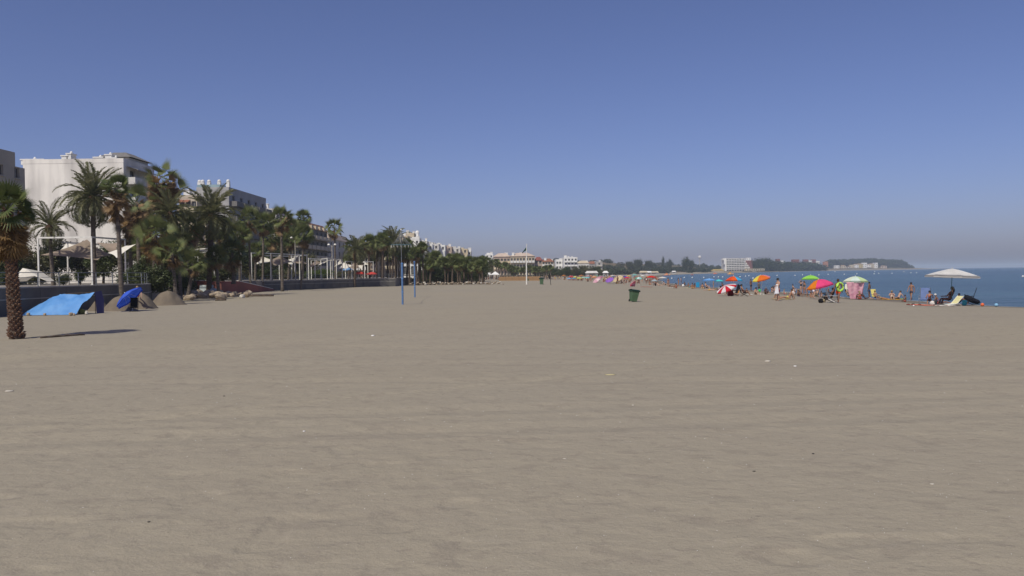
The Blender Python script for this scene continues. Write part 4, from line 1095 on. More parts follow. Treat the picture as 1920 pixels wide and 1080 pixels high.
sail(cor((652, 500, 168), (668, 491, 170), (678, 499, 178), (665, 505, 168)), M_sailt, 'taupe shade sail among the first trunks of the palm row')
sail(cor((672, 498, 168), (690, 496, 172), (684, 492, 180), (678, 505, 166)), M_sailw, 'cream shade sail among the first trunks of the palm row')
sail(cor((692, 506, 172), (696, 494, 176), (706, 498, 180), (700, 506, 172)), M_sailt, 'rightmost taupe shade sail between palm trunks')

# lamp posts
def lamp(px, ytop, Y, z0, label, heads=2):
    X = D(px, 500, Y).x; h = D(px, ytop, Y).z - z0
    r = empty('street_lamp', (X, Y, z0), 0, label, 'street lamp')
    MB().tube([(0, 0, 0), (0, 0, 1), (0, 0, h)], [.13, .09, .05], 8).build('pole', M_slab, r)
    for s_ in ((-1, 1) if heads == 2 else (1,)):
        MB().tube([(0, 0, h - .5), (s_ * .35, 0, h - .1), (s_ * .6, 0, h - .05)], .03, 5).build('arm', M_slab, r)
        MB().lathe([(0, .25), (.14, .2), (.3, -.02), (.16, -.1), (0, -.12)], 10, (s_ * .62, 0, h)).build('lamp_head', M_wpaint, r)
lamp(452, 429, 128, PZ, 'white double headed lamp post left of the first sails, beside the full green palm')
lamp(554, 446, 145, 1.62, 'white double headed lamp post under the slender palm')
lamp(623, 459, 156, 1.62, 'short lamp post touching the lone tall palm trunk')
lamp(128, 478, 92, PZ, 'small single headed lamp behind the large taupe sail', 1)
lamp(820, 487, 200, 1, 'grey lamp post rising out of the dense belt', 1)
lamp(912, 490, 290, 1, 'white lamp post left one of two before the pink block')
lamp(900, 486, 285, 1, 'white lamp post directly over the beach bar roof')

# ------------------------------------------------------------------ beach furniture
# net posts
def netpost(px, pyb, pyt, label):
    b = GG(px, pyb); h = D(px, pyt, b.y).z - b.z
    r = empty('net_post', b, 0, label, 'net post')
    MB().tube([(0, 0, -.3), (0, 0, h)], .075, 12).build('pole', M_bluepost, r)
    MB().lathe([(0, .03), (.085, .02), (.085, -.06), (0.076, -.07)], 12, (0, 0, h)).build('cap', M_bluepost, r)
    for z in (h * .98, h * .62, h * .3):
        MB().lathe([(.078, -.03), (.095, -.02), (.095, .02), (.078, .03)], 12, (0, 0, z)).build('ring', paint('light_blue', (.15, .3, .6)), r)
    MB().tube([(.08, 0, h * .55), (.17, 0, h * .55), (.17, 0, h * .5)], .015, 5).build('winch_handle', M_gsteel, r)
    return b, h, r
b1, h1, NP1 = netpost(755, 571, 493, 'near blue net post standing in the sand')
b2, h2, _np2 = netpost(778, 557.5, 490, 'far blue net post standing in the sand')
# slack line hanging between the posts and the long shadow throwing cord
mb = MB(); n = 14
pts = [Vector(b1).lerp(Vector(b2), i / n) + Vector((0, 0, (h1 * (1 - i / n) + h2 * i / n) - .15 - 0.5 * math.sin(math.pi * i / n))) for i in range(n + 1)]
mb.tube(pts, .014, 5)
mb.v = [tuple(Vector(v) - Vector(b1)) for v in mb.v]; mb.build('cord', M_black, NP1)

# cable cone on a mast
r = empty('mast', (D(753, 500, 125).x, 125, 0), 0, 'tall thin mast with cables spreading to a teal ring, among the palm row', 'mast')
ht = D(753, 431, 125).z; zr = D(753, 459, 125).z; Rr = 19 / F * 125
MB().tube([(0, 0, -.2), (0, 0, ht)], [.09, .04], 8).build('pole', M_gsteel, r)
MB().ell((0, 0, ht), .12, .12, .15).build('finial', M_wpaint, r)
ring = [(Rr * math.cos(k * math.pi / 16), Rr * math.sin(k * math.pi / 16), zr) for k in range(33)]
MB().tube(ring, .04, 6, caps=False).build('ring', paint('teal_paint', (.06, .15, .18)), r)
cm = MB().tube([(0, 0, ht - .2), (Rr * .25, 0, ht - (ht - zr) * .45), (Rr * .62, 0, ht - (ht - zr) * .78), (Rr, 0, zr)], .03, 4).mesh('cable', M_gsteel)
dm = MB().tube([(Rr, 0, zr), (Rr + .02, 0, zr - .42)], .022, 4).mesh('hanging_hook', M_wpaint)
for k in range(16):
    link('cable', cm, r, (0, 0, 0), (0, 0, k * math.pi / 8)); link('hanging_hook', dm, r, (0, 0, 0), (0, 0, k * math.pi / 8 + .1))
for k in range(4): MB().tube([(0, 0, zr), (Rr * math.cos(k * math.pi / 2), Rr * math.sin(k * math.pi / 2), zr)], .03, 4).build('spoke', M_gsteel, r)

# flag pole
b = GG(987.5, 533.5); h = D(988.5, 459, b.y).z - b.z
r = empty('flagpole', b, 0, 'white flagpole standing on the sand flying a furled green flag', 'flagpole')
MB().tube([(0, 0, -.3), (0, 0, h * .5), (0.12, 0, h)], [.16, .12, .06], 10).build('pole', M_wpaint, r)
MB().ell((.12, 0, h + .08), .1, .1, .12).build('finial', M_wpaint, r)
n = 10; vs = []
for i in range(n + 1):
    for j in range(5):
        u = i / n; v = j / 4
        vs.append((.05 - u * .55 - .12 * u * u * 3, .18 * math.sin(u * 7 + v) * u, h - .45 - v * .55 * (1 - .4 * u) - u * 1.05 + .1 * math.sin(v * 5 + u * 4)))
MB().add(vs, [(i * 5 + j, i * 5 + j + 1, i * 5 + j + 6, i * 5 + j + 5) for i in range(n) for j in range(4)]).build('flag', mat('green_flag', (.012, .06, .035), .8, (.008, .04, .025), 2), r, True)

# litter bins
def bin_(px, py, pyt, label, lean=0.0, rz=0.0, nm='litter_bin'):
    b = GG(px, py); h = (D(px, pyt, b.y).z - b.z)
    s = h / 1.1
    r = empty(nm, b, rz, label, 'litter bin'); r.scale = (s,) * 3; r.rotation_euler = (0, lean, rz)
    # tapered body with a hollow mouth
    w0, w1, d0, d1, hh = .22, .31, .24, .34, .93
    def ring_(w_, d_, z): return [(-w_, -d_, z), (w_, -d_, z), (w_, d_, z), (-w_, d_, z)]
    v = ring_(w0, d0, .04) + ring_(w1, d1, hh) + ring_(w1 - .03, d1 - .03, hh) + ring_(w0 - .02, d0 - .02, .1)
    MB().add(v, [(3, 2, 1, 0), (0, 1, 5, 4), (1, 2, 6, 5), (2, 3, 7, 6), (3, 0, 4, 7), (4, 5, 9, 8), (5, 6, 10, 9), (6, 7, 11, 10), (7, 4, 8, 11), (8, 9, 13, 12), (9, 10, 14, 13), (10, 11, 15, 14), (11, 8, 12, 15), (12, 13, 14, 15)]).build('body', M_bin, r)
    MB().box(-.35, .35, -.38, -.34, .86, .95).box(-.35, .35, .34, .38, .86, .95).box(-.35, -.31, -.34, .34, .86, .95).box(.31, .35, -.34, .34, .86, .95).build('rim', M_binlid, r)
    n = 8; vs = []
    for i in range(n + 1):
        a = -1 + 2 * i / n
        for x in (-.37, .37):
            vs.append((x * (1 - .12 * (1 - abs(a))), a * .40, .955 + .085 * (1 - a * a)))
    k = len(vs)
    vs += [(x, y, z - .03) for (x, y, z) in vs]
    fs = [(2 * i, 2 * i + 1, 2 * i + 3, 2 * i + 2) for i in range(n)] + [(k + 2 * i, k + 2 * i + 2, k + 2 * i + 3, k + 2 * i + 1) for i in range(n)] + [(2 * i, 2 * i + 2, k + 2 * i + 2, k + 2 * i) for i in range(n)] + [(2 * i + 1, k + 2 * i + 1, k + 2 * i + 3, 2 * i + 3) for i in range(n)]
    MB().add(vs, fs).build('lid', M_binlid, r)
    MB().tube([(-.2, .40, .95), (-.2, .47, .98), (.2, .47, .98), (.2, .40, .95)], .018, 6).build('handle', M_binlid, r)
    for x in (-.24, .24):
        MB().tube([(x - .025, .24, .1), (x + .025, .24, .1)], .1, 14).build('wheel', M_rubber, r)
    MB().tube([(-.24, .24, .1), (.24, .24, .1)], .015, 6).build('axle', M_chrome, r)
    return r
bin_(1187, 566, 541, 'green wheeled litter bin leaning on open sand, nearest bin', lean=.15, rz=.3)
bin_(1015.5, 533.5, 520, 'smaller looking green litter bin on the sand right of the flagpole', rz=-.1)
bin_(1002, 526, 521, 'distant dark litter bin right of the flagpole by the tan fence', nm='litter_bin')
bin_(990.5, 526.5, 522, 'distant dark litter bin touching the flagpole foot in view')
# dark sign post
b = GG(1033, 534); h = D(1030, 511, b.y).z - b.z
r = empty('beach_marker', b, 0, 'slender dark marker post with a drooping black flag right of the second bin', 'marker post')
MB().tube([(0, 0, -.2), (-.25, 0, h)], [.06, .04], 6).build('pole', M_black, r)
MB().add([(-.25, 0, h), (-.2, -.05, h - .2), (-.55, .05, h - .7), (-.42, 0, h - 1.25), (-.12, -.04, h - 1.3), (-.08, .05, h - .7)], [(0, 5, 2), (0, 2, 1), (5, 4, 3, 2)]).build('flag', M_black, r)

# ------------------------------------------------------------------ blue tarpaulin shelter
B = GG(141, 590.5); A = D(40, 590.5, B.y); A.z = B.z
r = empty('tarpaulin_shelter', A, 0, 'low lean-to shelter of bright blue tarpaulin against the promenade wall', 'shelter')
ln = (B - A).length; dv = (B - A).normalized()
nx, ny = 40, 16; vs = []
def hgt(u): return max(.05, 1.36 * float(ss(-.30, .42, u)) ** .9 * (0.88 + .12 * u)) if u < .42 else 1.27 + .09 * u
for i in range(nx + 1):
    u = i / nx
    for j in range(ny + 1):
        v = j / ny
        hb = float(hgt(u))
        x = u * ln * (1 + .03 * v) + .42 * v * u; y = -.0 + v * 1.5
        wr = .085 * float(fbm(u * 7 + v * 2, v * 3 - u * 4, 4, 2)) + .05 * math.sin((u * 13 + v * 3.2)) * v * (1 - v) * 2
        z = hb * v ** .8 + wr * 1.8
        if v < .01: z = .02; y += .08 * float(fbm(u * 9, 1.2, 2, 6))
        vs.append((x, y, z))
fs = [(i * (ny + 1) + j, (i + 1) * (ny + 1) + j, (i + 1) * (ny + 1) + j + 1, i * (ny + 1) + j + 1) for i in range(nx) for j in range(ny)]
MB().add(vs, fs).build('tarpaulin', M_tarp, r, True)
tr_ = Vector(vs[-1]); tl = Vector(vs[(nx // 2) * (ny + 1) + ny])
MB().tube([tl + Vector((0, .02, 0)), tr_ + Vector((.02, .02, 0))], .025, 6).build('ridge_pole', M_bark, r)
for p in (tl, tr_): MB().tube([(p.x, p.y + .06, -.1), (p.x, p.y + .06, p.z + .04)], .025, 6).build('pole', M_bark, r)
MB().add([(tr_.x + .02, 1.5, tr_.z), (tr_.x + .2, 2.0, tr_.z + .1), (tr_.x + .32, 2.1, .9), (tr_.x + .35, 2.0, .0), (tr_.x + .05, 1.6, .0)], [(0, 1, 4), (1, 2, 3, 4)]).build('dark_opening_sheet', paint('purple_blue_opening', (.05, .05, .14)), r)  # dark sheet stands for the dim opening at the right end
Bz = gz(B.x, B.y)
def bag(px, py, m, s, label, cat='bag'):
    p = GG(px, py); v, f = TREES[0]
    mb = MB().ell((0, 0, 0), 1, 1, 1, 14, 8)
    k_ = math.sin(px * 1.7 + py)
    mb.v = [tuple(math.copysign(abs(c_) ** .55, c_) for c_ in v_) for v_ in mb.v]
    mb.v = [(x * s * .42 * (1 - .18 * max(z, 0)) + .06 * s * math.sin(z * 4 + k_ * 3), y * s * .27 + .03 * s * math.sin(x * 5 + k_), s * (.36 + z * .36 + .05 * math.sin(x * 3 + k_ * 5) * (z > 0))) for x, y, z in mb.v]
    o = mb.build(cat.replace(' ', '_'), m, None, True, loc=p, rot=(0, 0, k_))
    return tag(o, label, cat)
bag(154, 589, paint('yellow_green_plastic', (.26, .26, .08)), .5, 'tall yellow green sack at the right mouth of the tarpaulin', 'sack')
bag(148, 589, M_rockw, .28, 'small white bag left of the yellow green sack by the tarpaulin')
bag(162, 590, M_rockw, .3, 'small white bag right of the yellow green sack by the tarpaulin')
for i, (px, s_) in enumerate(((53, .28), (84, .24), (133, .30), (139, .22))):
    bag(px, 592, M_rock, s_, ['tan stone holding the left hem of the blue tarpaulin', 'tan stone holding the middle hem of the blue tarpaulin', 'larger dark tan stone at the right hem of the blue tarpaulin', 'small tan stone at the very right hem of the blue tarpaulin'][i], 'stone')

# sand heaps
def heap(px, pyb, pyt, wpx, label, seed, ridge=0.0):
    b = GG(px, pyb); rad = wpx / 2 / F * b.y; b.y += rad * .7; h = D(px, pyt, b.y).z - b.z
    n = 34; k = 12; vs = []
    for i in range(k + 1):
        f = i / k
        for j in range(n):
            a = j * 2 * math.pi / n
            rr = rad * f * (1 + .18 * float(fbm(math.cos(a) * 1.3 + seed, math.sin(a) * 1.3, 2, seed)))
            x = rr * math.cos(a); y = rr * math.sin(a) * .85
            z = h * (.5 + .5 * math.cos(math.pi * min(1, f * 1.02))) ** .75 + .26 * float(fbm(x * 1.5 + seed, y * 1.5, 4, seed)) * (1 - f * .5) - (.08 if i == k else 0)
            if i == 0: z = h
            vs.append((x, y, z))
    fs = [(i * n + j, i * n + (j + 1) % n, (i + 1) * n + (j + 1) % n, (i + 1) * n + j) for i in range(k) for j in range(n)]
    tag(MB().add(vs, fs).build('sand_heap', M_pile, None, True, loc=b), label, 'sand heap')
heap(178, 583, 561, 46, 'small pointed sand heap right of the tarpaulin', 1)
heap(214, 583, 555, 66, 'sand heap behind the blue parasol, left side', 2)
heap(254, 580, 549, 66, 'sand heap behind the black chair', 3)
heap(303, 573, 545, 76, 'largest steep sand heap left of the tan boulders', 4)

# boulders
def rock_mesh(seed, m):
    rg = random.Random(seed); me = MB().ell((0, 0, 0), 1, .85, .7, 9, 6)
    sx = rg.uniform(0, 9)
    me.v = [(x * (1 + .35 * float(vn(x * 1.3 + sx, y * 1.3 + z))), y * (1 + .35 * float(vn(y * 1.5 + sx, z * 1.4))), z * (1 + .4 * float(vn(x * 1.7, y * 1.6 + sx)))) for x, y, z in me.v]
    return me.mesh('boulder', m)
RK = [rock_mesh(i, M_rock) for i in range(6)]; RW = rock_mesh(9, M_rockw)
rg = random.Random(4)
def boulder(px, py, wpx, label, group=None, me=None, lift=0.0, name='boulder'):
    b = GG(px, py); s_ = wpx / 1.75 / F * b.y
    o = link(name, me or RK[rg.randrange(6)], None, b + Vector((0, s_ * .6, s_ * .35 + lift)), (rg.uniform(-.3, .3), rg.uniform(-.3, .3), rg.uniform(0, 6)), (s_, s_ * rg.uniform(.7, 1), s_ * rg.uniform(.6, .95)))
    return tag(o, label, 'boulder', group)
for (px, py, wp, lb) in [(352, 563, 24, 'wide tan boulder at the front of the heap below the young palms'), (385, 558, 26, 'large rounded tan boulder in the middle of the boulder line'), (333, 562, 18, 'tan boulder at the left end of the line beside the sand heap'),
                        (411, 561, 22, 'flat brownish boulder right of the large rounded one'), (470, 556, 8, 'small tan boulder with driftwood near the ramp foot')]:
    boulder(px, py, wp, lb)
boulder(453, 559, 13, 'single white boulder at the right end of the tan boulder line', me=RW)
for i in range(46):
    px = 322 + i * 3.2 + rg.uniform(-3, 3)
    py = 561.5 - (px - 322) * .028 + rg.uniform(-2.5, .5) - (2 if i % 2 else 0)
    boulder(px, py, rg.uniform(10, 21) * (1 - .3 * (px > 420)), 'tan boulder in the loose line between sand heap and ramp', 'tan boulders in the loose line between sand heap and ramp', lift=rg.uniform(0, .3))
for i in range(64):
    px = 770 + i * 2.75 + rg.uniform(-1, 1); f = (px - 770) / 176
    boulder(px, 535.3 - 1.8 * f + rg.uniform(-.6, .2), rg.uniform(3.0, 5.5), 'pale stone in the low row edging the dense palm belt', 'pale stones edging the dense palm belt', me=RW if rg.random() < .35 else None, lift=rg.uniform(0, .5), name='edging_stone')
# thin dark strip by the nearest palm, driftwood by the ramp foot
def dark_strip(pxa, pya, pxb, pyb, r_, label):
    a = GG(pxa, pya); b = GG(pxb, pyb); n = 10
    pts = [a.lerp(b, i / n) - a + Vector((0, .05 * math.sin(i * 1.9), r_ * .6 + .02 * math.sin(i * 2.3))) for i in range(n + 1)]
    tag(MB().tube(pts, [r_ * (1 - .5 * abs(i / n - .4)) for i in range(n + 1)], 7).build('driftwood', M_trunk, None, True, loc=a), label, 'driftwood')
dark_strip(76, 634.5, 158, 628.5, .05, 'thin dark driftwood strip lying right of the nearest palm')
dark_strip(462, 556, 513, 555.5, .16, 'dark beam lying on sand at the foot of the red ramp')
dark_strip(404, 564, 424, 563.5, .12, 'dark plank in front of the flat brownish boulder')

# pipes and blocks in the gap
for (px, wd, m_, lb) in [(289, 8, M_slab, 'white block at the left of the gap behind the boulders'), (311, 6, M_slab, 'pale blue block second from left in the gap behind the boulders'), (333, 6, M_slab, 'white block behind the leaning young palm trunk'),
                         (352, 9, M_slab, 'white block between the two young palm trunks')]:
    p = D(px, 543, 92); s_ = wd / 2 / F * 92
    tag(MB().box(-s_, s_, -.3, .3, -.8, .35).box(-s_ * .8, s_ * .8, -.22, .22, .35, .42).build('concrete_block', m_, None, loc=p), lb, 'concrete block')
r = empty('pipe_stack', D(374, 548, 100), 0, 'stack of pale grey blue pipes behind the boulders left of the brick wall', 'pipes')
for (z, y, l) in ((.25, 0, 1.9), (.25, .52, 1.9), (.68, .26, 1.6), (.05, -.5, 2.6)):
    MB().tube([(0, y, z), (l, y, z)], .23, 12).build('pipe', paint('pale_pipe', (.42, .46, .48)), r)

# ------------------------------------------------------------------ beach bar, marquee, fence
b = GG(884, 525.5)
r = empty('beach_bar', b, 0, 'dark thatched beach bar with pale blue counter panel beside the dense belt', 'beach bar')
MB().lathe([(0, 4.2), (.8, 3.9), (2.4, 3.0), (3.6, 2.5), (3.5, 2.35), (0, 2.6)], 8, (1.6, 2, 0)).build('roof', mat('thatch', (.09, .075, .06), 1, (.05, .04, .035), 5), r)
MB().box(0, 2.5, .5, .8, .1, 1.1).build('counter', paint('bar_pale_blue', (.45, .58, .62)), r)
MB().box(-.02, 2.52, .82, .86, 1.1, 2.4).build('shutter', M_dkgrey, r)
for x in (-.3, 3.2):
    for y in (.3, 3.6): MB().tube([(x, y, -.2), (x, y, 2.6)], .09, 6).build('post', M_bark, r)
b = GG(921, 525.5)
r = empty('marquee', b, 0, 'white peaked marquee with tables left of the tan fence', 'marquee')
wd = 30 / 2 / F * b.y
for sx in (-.5, .5):
    MB().add([(sx * wd - wd / 2, 0, 2.2), (sx * wd + wd / 2, 0, 2.2), (sx * wd + wd / 2, 4, 2.2), (sx * wd - wd / 2, 4, 2.2), (sx * wd, 2, 3.3), (sx * wd - wd / 2, 0, 1.95), (sx * wd + wd / 2, 0, 1.95)], [(0, 1, 4), (1, 2, 4), (2, 3, 4), (3, 0, 4), (5, 6, 1, 0)]).build('canopy', M_white2, r)
for x in (-wd, 0, wd):
    for y in (0, 4): MB().tube([(x, y, -.2), (x, y, 2.2)], .04, 6).build('post', M_wpaint, r)
tb = MB().box(-.4, .4, -.4, .4, .68, .74).box(-.04, .04, -.04, .04, 0, .68).box(-.25, .25, -.25, .25, 0, .03).mesh('cafe_table', M_dkgrey)
for i, x in enumerate((-2.1, -.8, .7, 2.2)):
    tag(link('cafe_table', tb, None, b + Vector((x, 1.2 + .5 * (i % 2), 0))), 'small dark cafe table under the white marquee', 'table', 'cafe tables under the marquee')
a = GG(936, 526.5); b = GG(1013, 526.2)
r = empty('board_fence', a, 0, 'long low ochre board fence behind the flagpole', 'fence')
n = 36; w_ = (b - a).length / n
pm = MB().box(.01, w_ - .01, 0, .05, 0, 1.35).mesh('board', mat('ochre_boards', (.36, .22, .11), .9, (.28, .17, .09), 1.5))
for i in range(n):
    link('board', pm, r, (b - a) * (i / n), (0, 0, 0), (1, 1, 1 + .04 * math.sin(i * 3)))
for i in range(0, n + 1, 6): MB().box(-.05, .05, .06, .16, -.2, 1.4).build('post', M_bark, r, loc=(b - a) * (i / n))
MB().box(0, (b - a).length, .052, .10, 1.05, 1.15).box(0, (b - a).length, .052, .10, .3, .4).build('cross_rail', M_bark, r)
for i, (px, py, c, lb) in enumerate([(676, 513, (.55, .05, .04), 'red parasol on the promenade between palm trunks, left one'), (697, 514, (.55, .06, .05), 'red parasol on the promenade between palm trunks, right one'), (652, 506, (.15, .3, .55), 'blue parasol on the promenade under the third white frame'), (900, 515, (.6, .1, .06), 'red and white awning parasol left of the marquee')]):
    p = D(px, py, 172 if px < 800 else 280); z0 = 1.5 if px < 800 else 0
    r = empty('parasol', (p.x, p.y, z0), 0, lb, 'parasol'); hh = p.z - z0
    MB().lathe([(0, .5), (.6, .38), (1.2, .02), (1.18, -.12), (0, .4)], 8, (0, 0, hh)).build('canopy', paint('parasol_%d' % i, c), r)
    MB().tube([(0, 0, 0), (0, 0, hh + .5)], .03, 6).build('pole', M_wpaint, r)
# ------------------------------------------------------------------ parasols on the beach
def C(h):
    h = h.lstrip('#'); v = [int(h[i:i + 2], 16) / 255 for i in (0, 2, 4)]
    return tuple(round(a ** 2.2, 3) for a in v)
def pm_(c): return mat('parasol_fabric_' + c.strip('#'), C(c), .85, tuple(a * .9 for a in C(c)), 2, trans=.3)
def umbrella(px, ytop, wpx, pyb, cols, label, tilt=0.0, az=0.0, gores=8, depth=.26, rimdrop=0.0, R_=None, phase=0.0, name='beach_parasol', prof=1.8, group=None, base=None, pole=True, polem=None, shift=0.0):
    """az: compass direction (world) in which the top leans, tilt in degrees"""
    b = base or GG(px, pyb)
    Rd = R_ or wpx / 2 / F * b.y
    r = empty(name, b, 0, label, 'parasol', group)
    zt = D(px, ytop, b.y).z - b.z
    q = Matrix.Rotation(R(az), 4, 'Z') @ Matrix.Rotation(R(tilt), 4, 'Y') @ Matrix.Rotation(R(-az), 4, 'Z')
    hub = Vector((shift, 0, zt - (0.0 if tilt < 25 else 0.0)))
    if tilt > 20: hub.z = zt - Rd * math.sin(R(tilt)) * .85
    n = 5
    for g in range(gores):
        a0 = 2 * math.pi * (g + phase) / gores; a1 = 2 * math.pi * (g + 1 + phase) / gores
        vs = [Vector((0, 0, 0))]
        for i in range(1, n + 1):
            f = i / n; z = -depth * 2 * Rd * f ** prof
            for j in range(5):
                a = a0 + (a1 - a0) * j / 4
                rr = Rd * f * math.cos((a1 - a0) / 2) / math.cos(a - (a0 + a1) / 2)
                rr -= Rd * .03 * f * math.sin(math.pi * j / 4)
                vs.append(Vector((rr * math.cos(a), rr * math.sin(a), z)))
        fs = [(0, 1 + j, 2 + j) for j in range(4)] + [(1 + (i - 1) * 5 + j, 1 + i * 5 + j, 2 + i * 5 + j, 2 + (i - 1) * 5 + j) for i in range(1, n) for j in range(4)]
        # valance
        k = len(vs)
        for j in range(5):
            v = vs[1 + (n - 1) * 5 + j]; vs.append(v * 1.0 + Vector((0, 0, -.07 * Rd)))
        fs += [(1 + (n - 1) * 5 + j, 2 + (n - 1) * 5 + j, k + j + 1, k + j) for j in range(4)]
        o = MB().add(vs, fs).build('canopy_panel', pm_(cols[g % len(cols)]), r, True, loc=hub)
        o.rotation_euler = q.to_euler()
        rb = MB().tube([(0, 0, -.02), (Rd * .5 * math.cos(a0), Rd * .5 * math.sin(a0), -depth * 2 * Rd * .5 ** prof - .02), (Rd * .97 * math.cos(a0), Rd * .97 * math.sin(a0), -depth * 2 * Rd * .95 - .01)], .008, 4).build('rib', M_wpaint, r, loc=hub)
        rb.rotation_euler = q.to_euler()
    t = q @ Vector((0, 0, .1))
    MB().tube([hub, hub + t], [.03, .012], 6).build('finial', M_wpaint, r)
    jn = hub - (q @ Vector((0, 0, 1))) * min(.75 * Rd, hub.z * .6)
    foot = Vector((jn.x * .9 if tilt > 20 else hub.x, jn.y, -.25))
    MB().tube([foot, jn, hub], .022, 7).build('pole', polem or M_wpaint, r)
    return r, b, hub, Rd

umbrella(236, 533, 56, 584, ['#4468d8', '#3e60d0'], 'solid blue parasol tilted steeply before the sand heaps', tilt=42, az=185, shift=-.3, R_=1.12, depth=.2, base=GG(243, 583))
umbrella(1786, 503.5, 93, 572, ['#eceae6', '#e2e0dc'], 'big off-white parasol with green pole nearest the water on the right', gores=6, depth=.15, prof=1.25, polem=paint('dark_green_pole', (.02, .10, .09)), phase=.35, tilt=3, az=0)
_, ub, uh, uR = umbrella(1604, 518, 48, 561, ['#e9f2d8', '#dff2e4', '#d3ecb0', '#e6f0e6'], 'pale green and white parasol with a pink towel hung from it', depth=.2)
umbrella(1520, 516, 35, 553, ['#a8ea60', '#9be25c'], 'lime green parasol, fully lit', depth=.2)
umbrella(1535, 524, 50, 561, ['#ef4f86', '#f0558c', '#f08a28', '#f08a28', '#f08a28', '#ef4f86', '#ef4f86', '#ef4f86'], 'tilted pink parasol with orange panels beside the black chair', tilt=-14, az=0, depth=.26, phase=.1)
umbrella(1376, 518, 33, 552, ['#8fe040', '#40b860', '#58c8e0', '#f0a030', '#e8502c', '#f06428', '#4fb4e4', '#8fe040'], 'rainbow parasol with orange, blue and green panels', depth=.24, phase=.2)
umbrella(1360, 528, 40, 555, ['#d02838', '#f0f0f0', '#d02838', '#f0e8e8'], 'red and white striped parasol tilted low left of the rainbow one', tilt=26, az=200, depth=.16, gores=12, phase=.3)
umbrella(1426, 516, 35, 552, ['#60d890', '#58d080', '#e88098', '#f0e060', '#f0dc58', '#e8742c', '#e8742c', '#e890a0'], 'multicoloured parasol with large orange panels tilted to the left', tilt=16, az=200, depth=.22, phase=0)
umbrella(1330, 522, 27, 543, ['#6ea8e8', '#7cb4ee'], 'light blue parasol over a small group at the waterline', depth=.15)
umbrella(1348, 524, 18, 543, ['#50d8e0', '#60e0e4'], 'turquoise parasol behind the red and white striped one', depth=.17)
umbrella(1242, 519, 17, 533, ['#f2ece8', '#f0e8d8'], 'white parasol at the waterline left of the buoys', depth=.13)
umbrella(1221, 517, 20, 533, ['#e83828', '#e02c24'], 'bright red parasol in the far crowd', depth=.15)
umbrella(1227, 524, 12, 536, ['#b8c8cc', '#a8bcc4'], 'pale grey parasol in front of the bright red one', depth=.25)
umbrella(1198, 519, 15, 534, ['#40b890', '#d8ecec', '#a0dce0', '#38b080'], 'green and white segmented parasol in the far crowd', depth=.28)
umbrella(1182, 526, 22, 537, ['#e06070', '#f0a8b0', '#d84858', '#f0b0b4'], 'pink and red striped parasol lying on its side in the far crowd', tilt=68, az=150, depth=.2, gores=12)
umbrella(1176, 519, 12, 533, ['#d83850'], 'crimson parasol behind the striped one on its side', depth=.2)
umbrella(1170, 517, 12, 531, ['#4a48c0', '#4440b0'], 'indigo parasol right of the beige one', depth=.24)
umbrella(1157, 514, 22, 532, ['#dcc8a0', '#d8c49c'], 'large beige parasol tilted towards the camera in the far crowd', tilt=34, az=215, depth=.2)
umbrella(1142, 518, 17, 531, ['#9868c8', '#a070d0'], 'violet parasol tilted towards the camera in the far crowd', tilt=34, az=230, depth=.2)
umbrella(1117, 517, 21, 530, ['#f0c8d0', '#e8b0c0', '#f0d8d8', '#d890a8'], 'pink and white flowered parasol tilted towards the camera', tilt=40, az=200, depth=.18)
umbrella(1135, 517, 9, 527, ['#308890'], 'dark teal parasol between the flowered and violet ones', depth=.2)
umbrella(1190, 514, 11, 524, ['#80c8c0'], 'pale teal parasol deep in the far crowd', depth=.16)
for (px, yt, wp, pb, c, lb) in [(1114, 518, 12, 527, '#f0a878', 'peach parasol behind the flowered one'), (1101, 519, 12, 528, '#80d0d0', 'aqua parasol at the left part of the far crowd'), (1094, 519, 10, 527, '#b0d8c0', 'mint parasol at the left part of the far crowd'), (1086, 520, 11, 528, '#d8e068', 'yellow green parasol at the left part of the far crowd'),
                             (1079, 518, 10, 526, '#e8e070', 'yellow parasol at the left part of the far crowd'), (1071, 517, 11, 526, '#d84858', 'red parasol near the left end of the far crowd'), (1067, 521, 10, 528, '#88b8e8', 'pale blue parasol at the left end of the far crowd'), (1076, 521, 9, 528, '#50a0d0', 'small sky blue parasol near the left end of the far crowd'),
                             (1107, 516, 8, 525, '#e89060', 'small orange parasol deep behind the flowered one'), (1128, 518, 9, 527, '#c86898', 'magenta parasol left of the violet one'), (1148, 516, 8, 525, '#f0e8e0', 'small white parasol behind the beige one'), (1163, 516, 8, 525, '#e8d8c8', 'small cream parasol right behind the beige one'),
                             (1205, 516, 9, 525, '#f0f0e8', 'small white parasol behind the red one'), (1213, 515, 7, 523, '#d8c8e0', 'tiny lilac parasol deepest in the far crowd')]:
    umbrella(px, yt, wp, pb, [c], lb, depth=.18)

rg = random.Random(91)
for i in range(16):
    px = 1060 + i * 10 + rg.uniform(-3, 3)
    umbrella(px, rg.uniform(515, 518), rg.uniform(6, 9), rg.uniform(523, 525.5), [rg.choice(['#d84040', '#e8e0d0', '#4880c0', '#50b090', '#e8c050', '#d878a0', '#70a8c8', '#e08840'])], 'tiny parasol in the back rank of the far crowd', depth=.18, group='tiny parasols in the back rank of the far crowd')
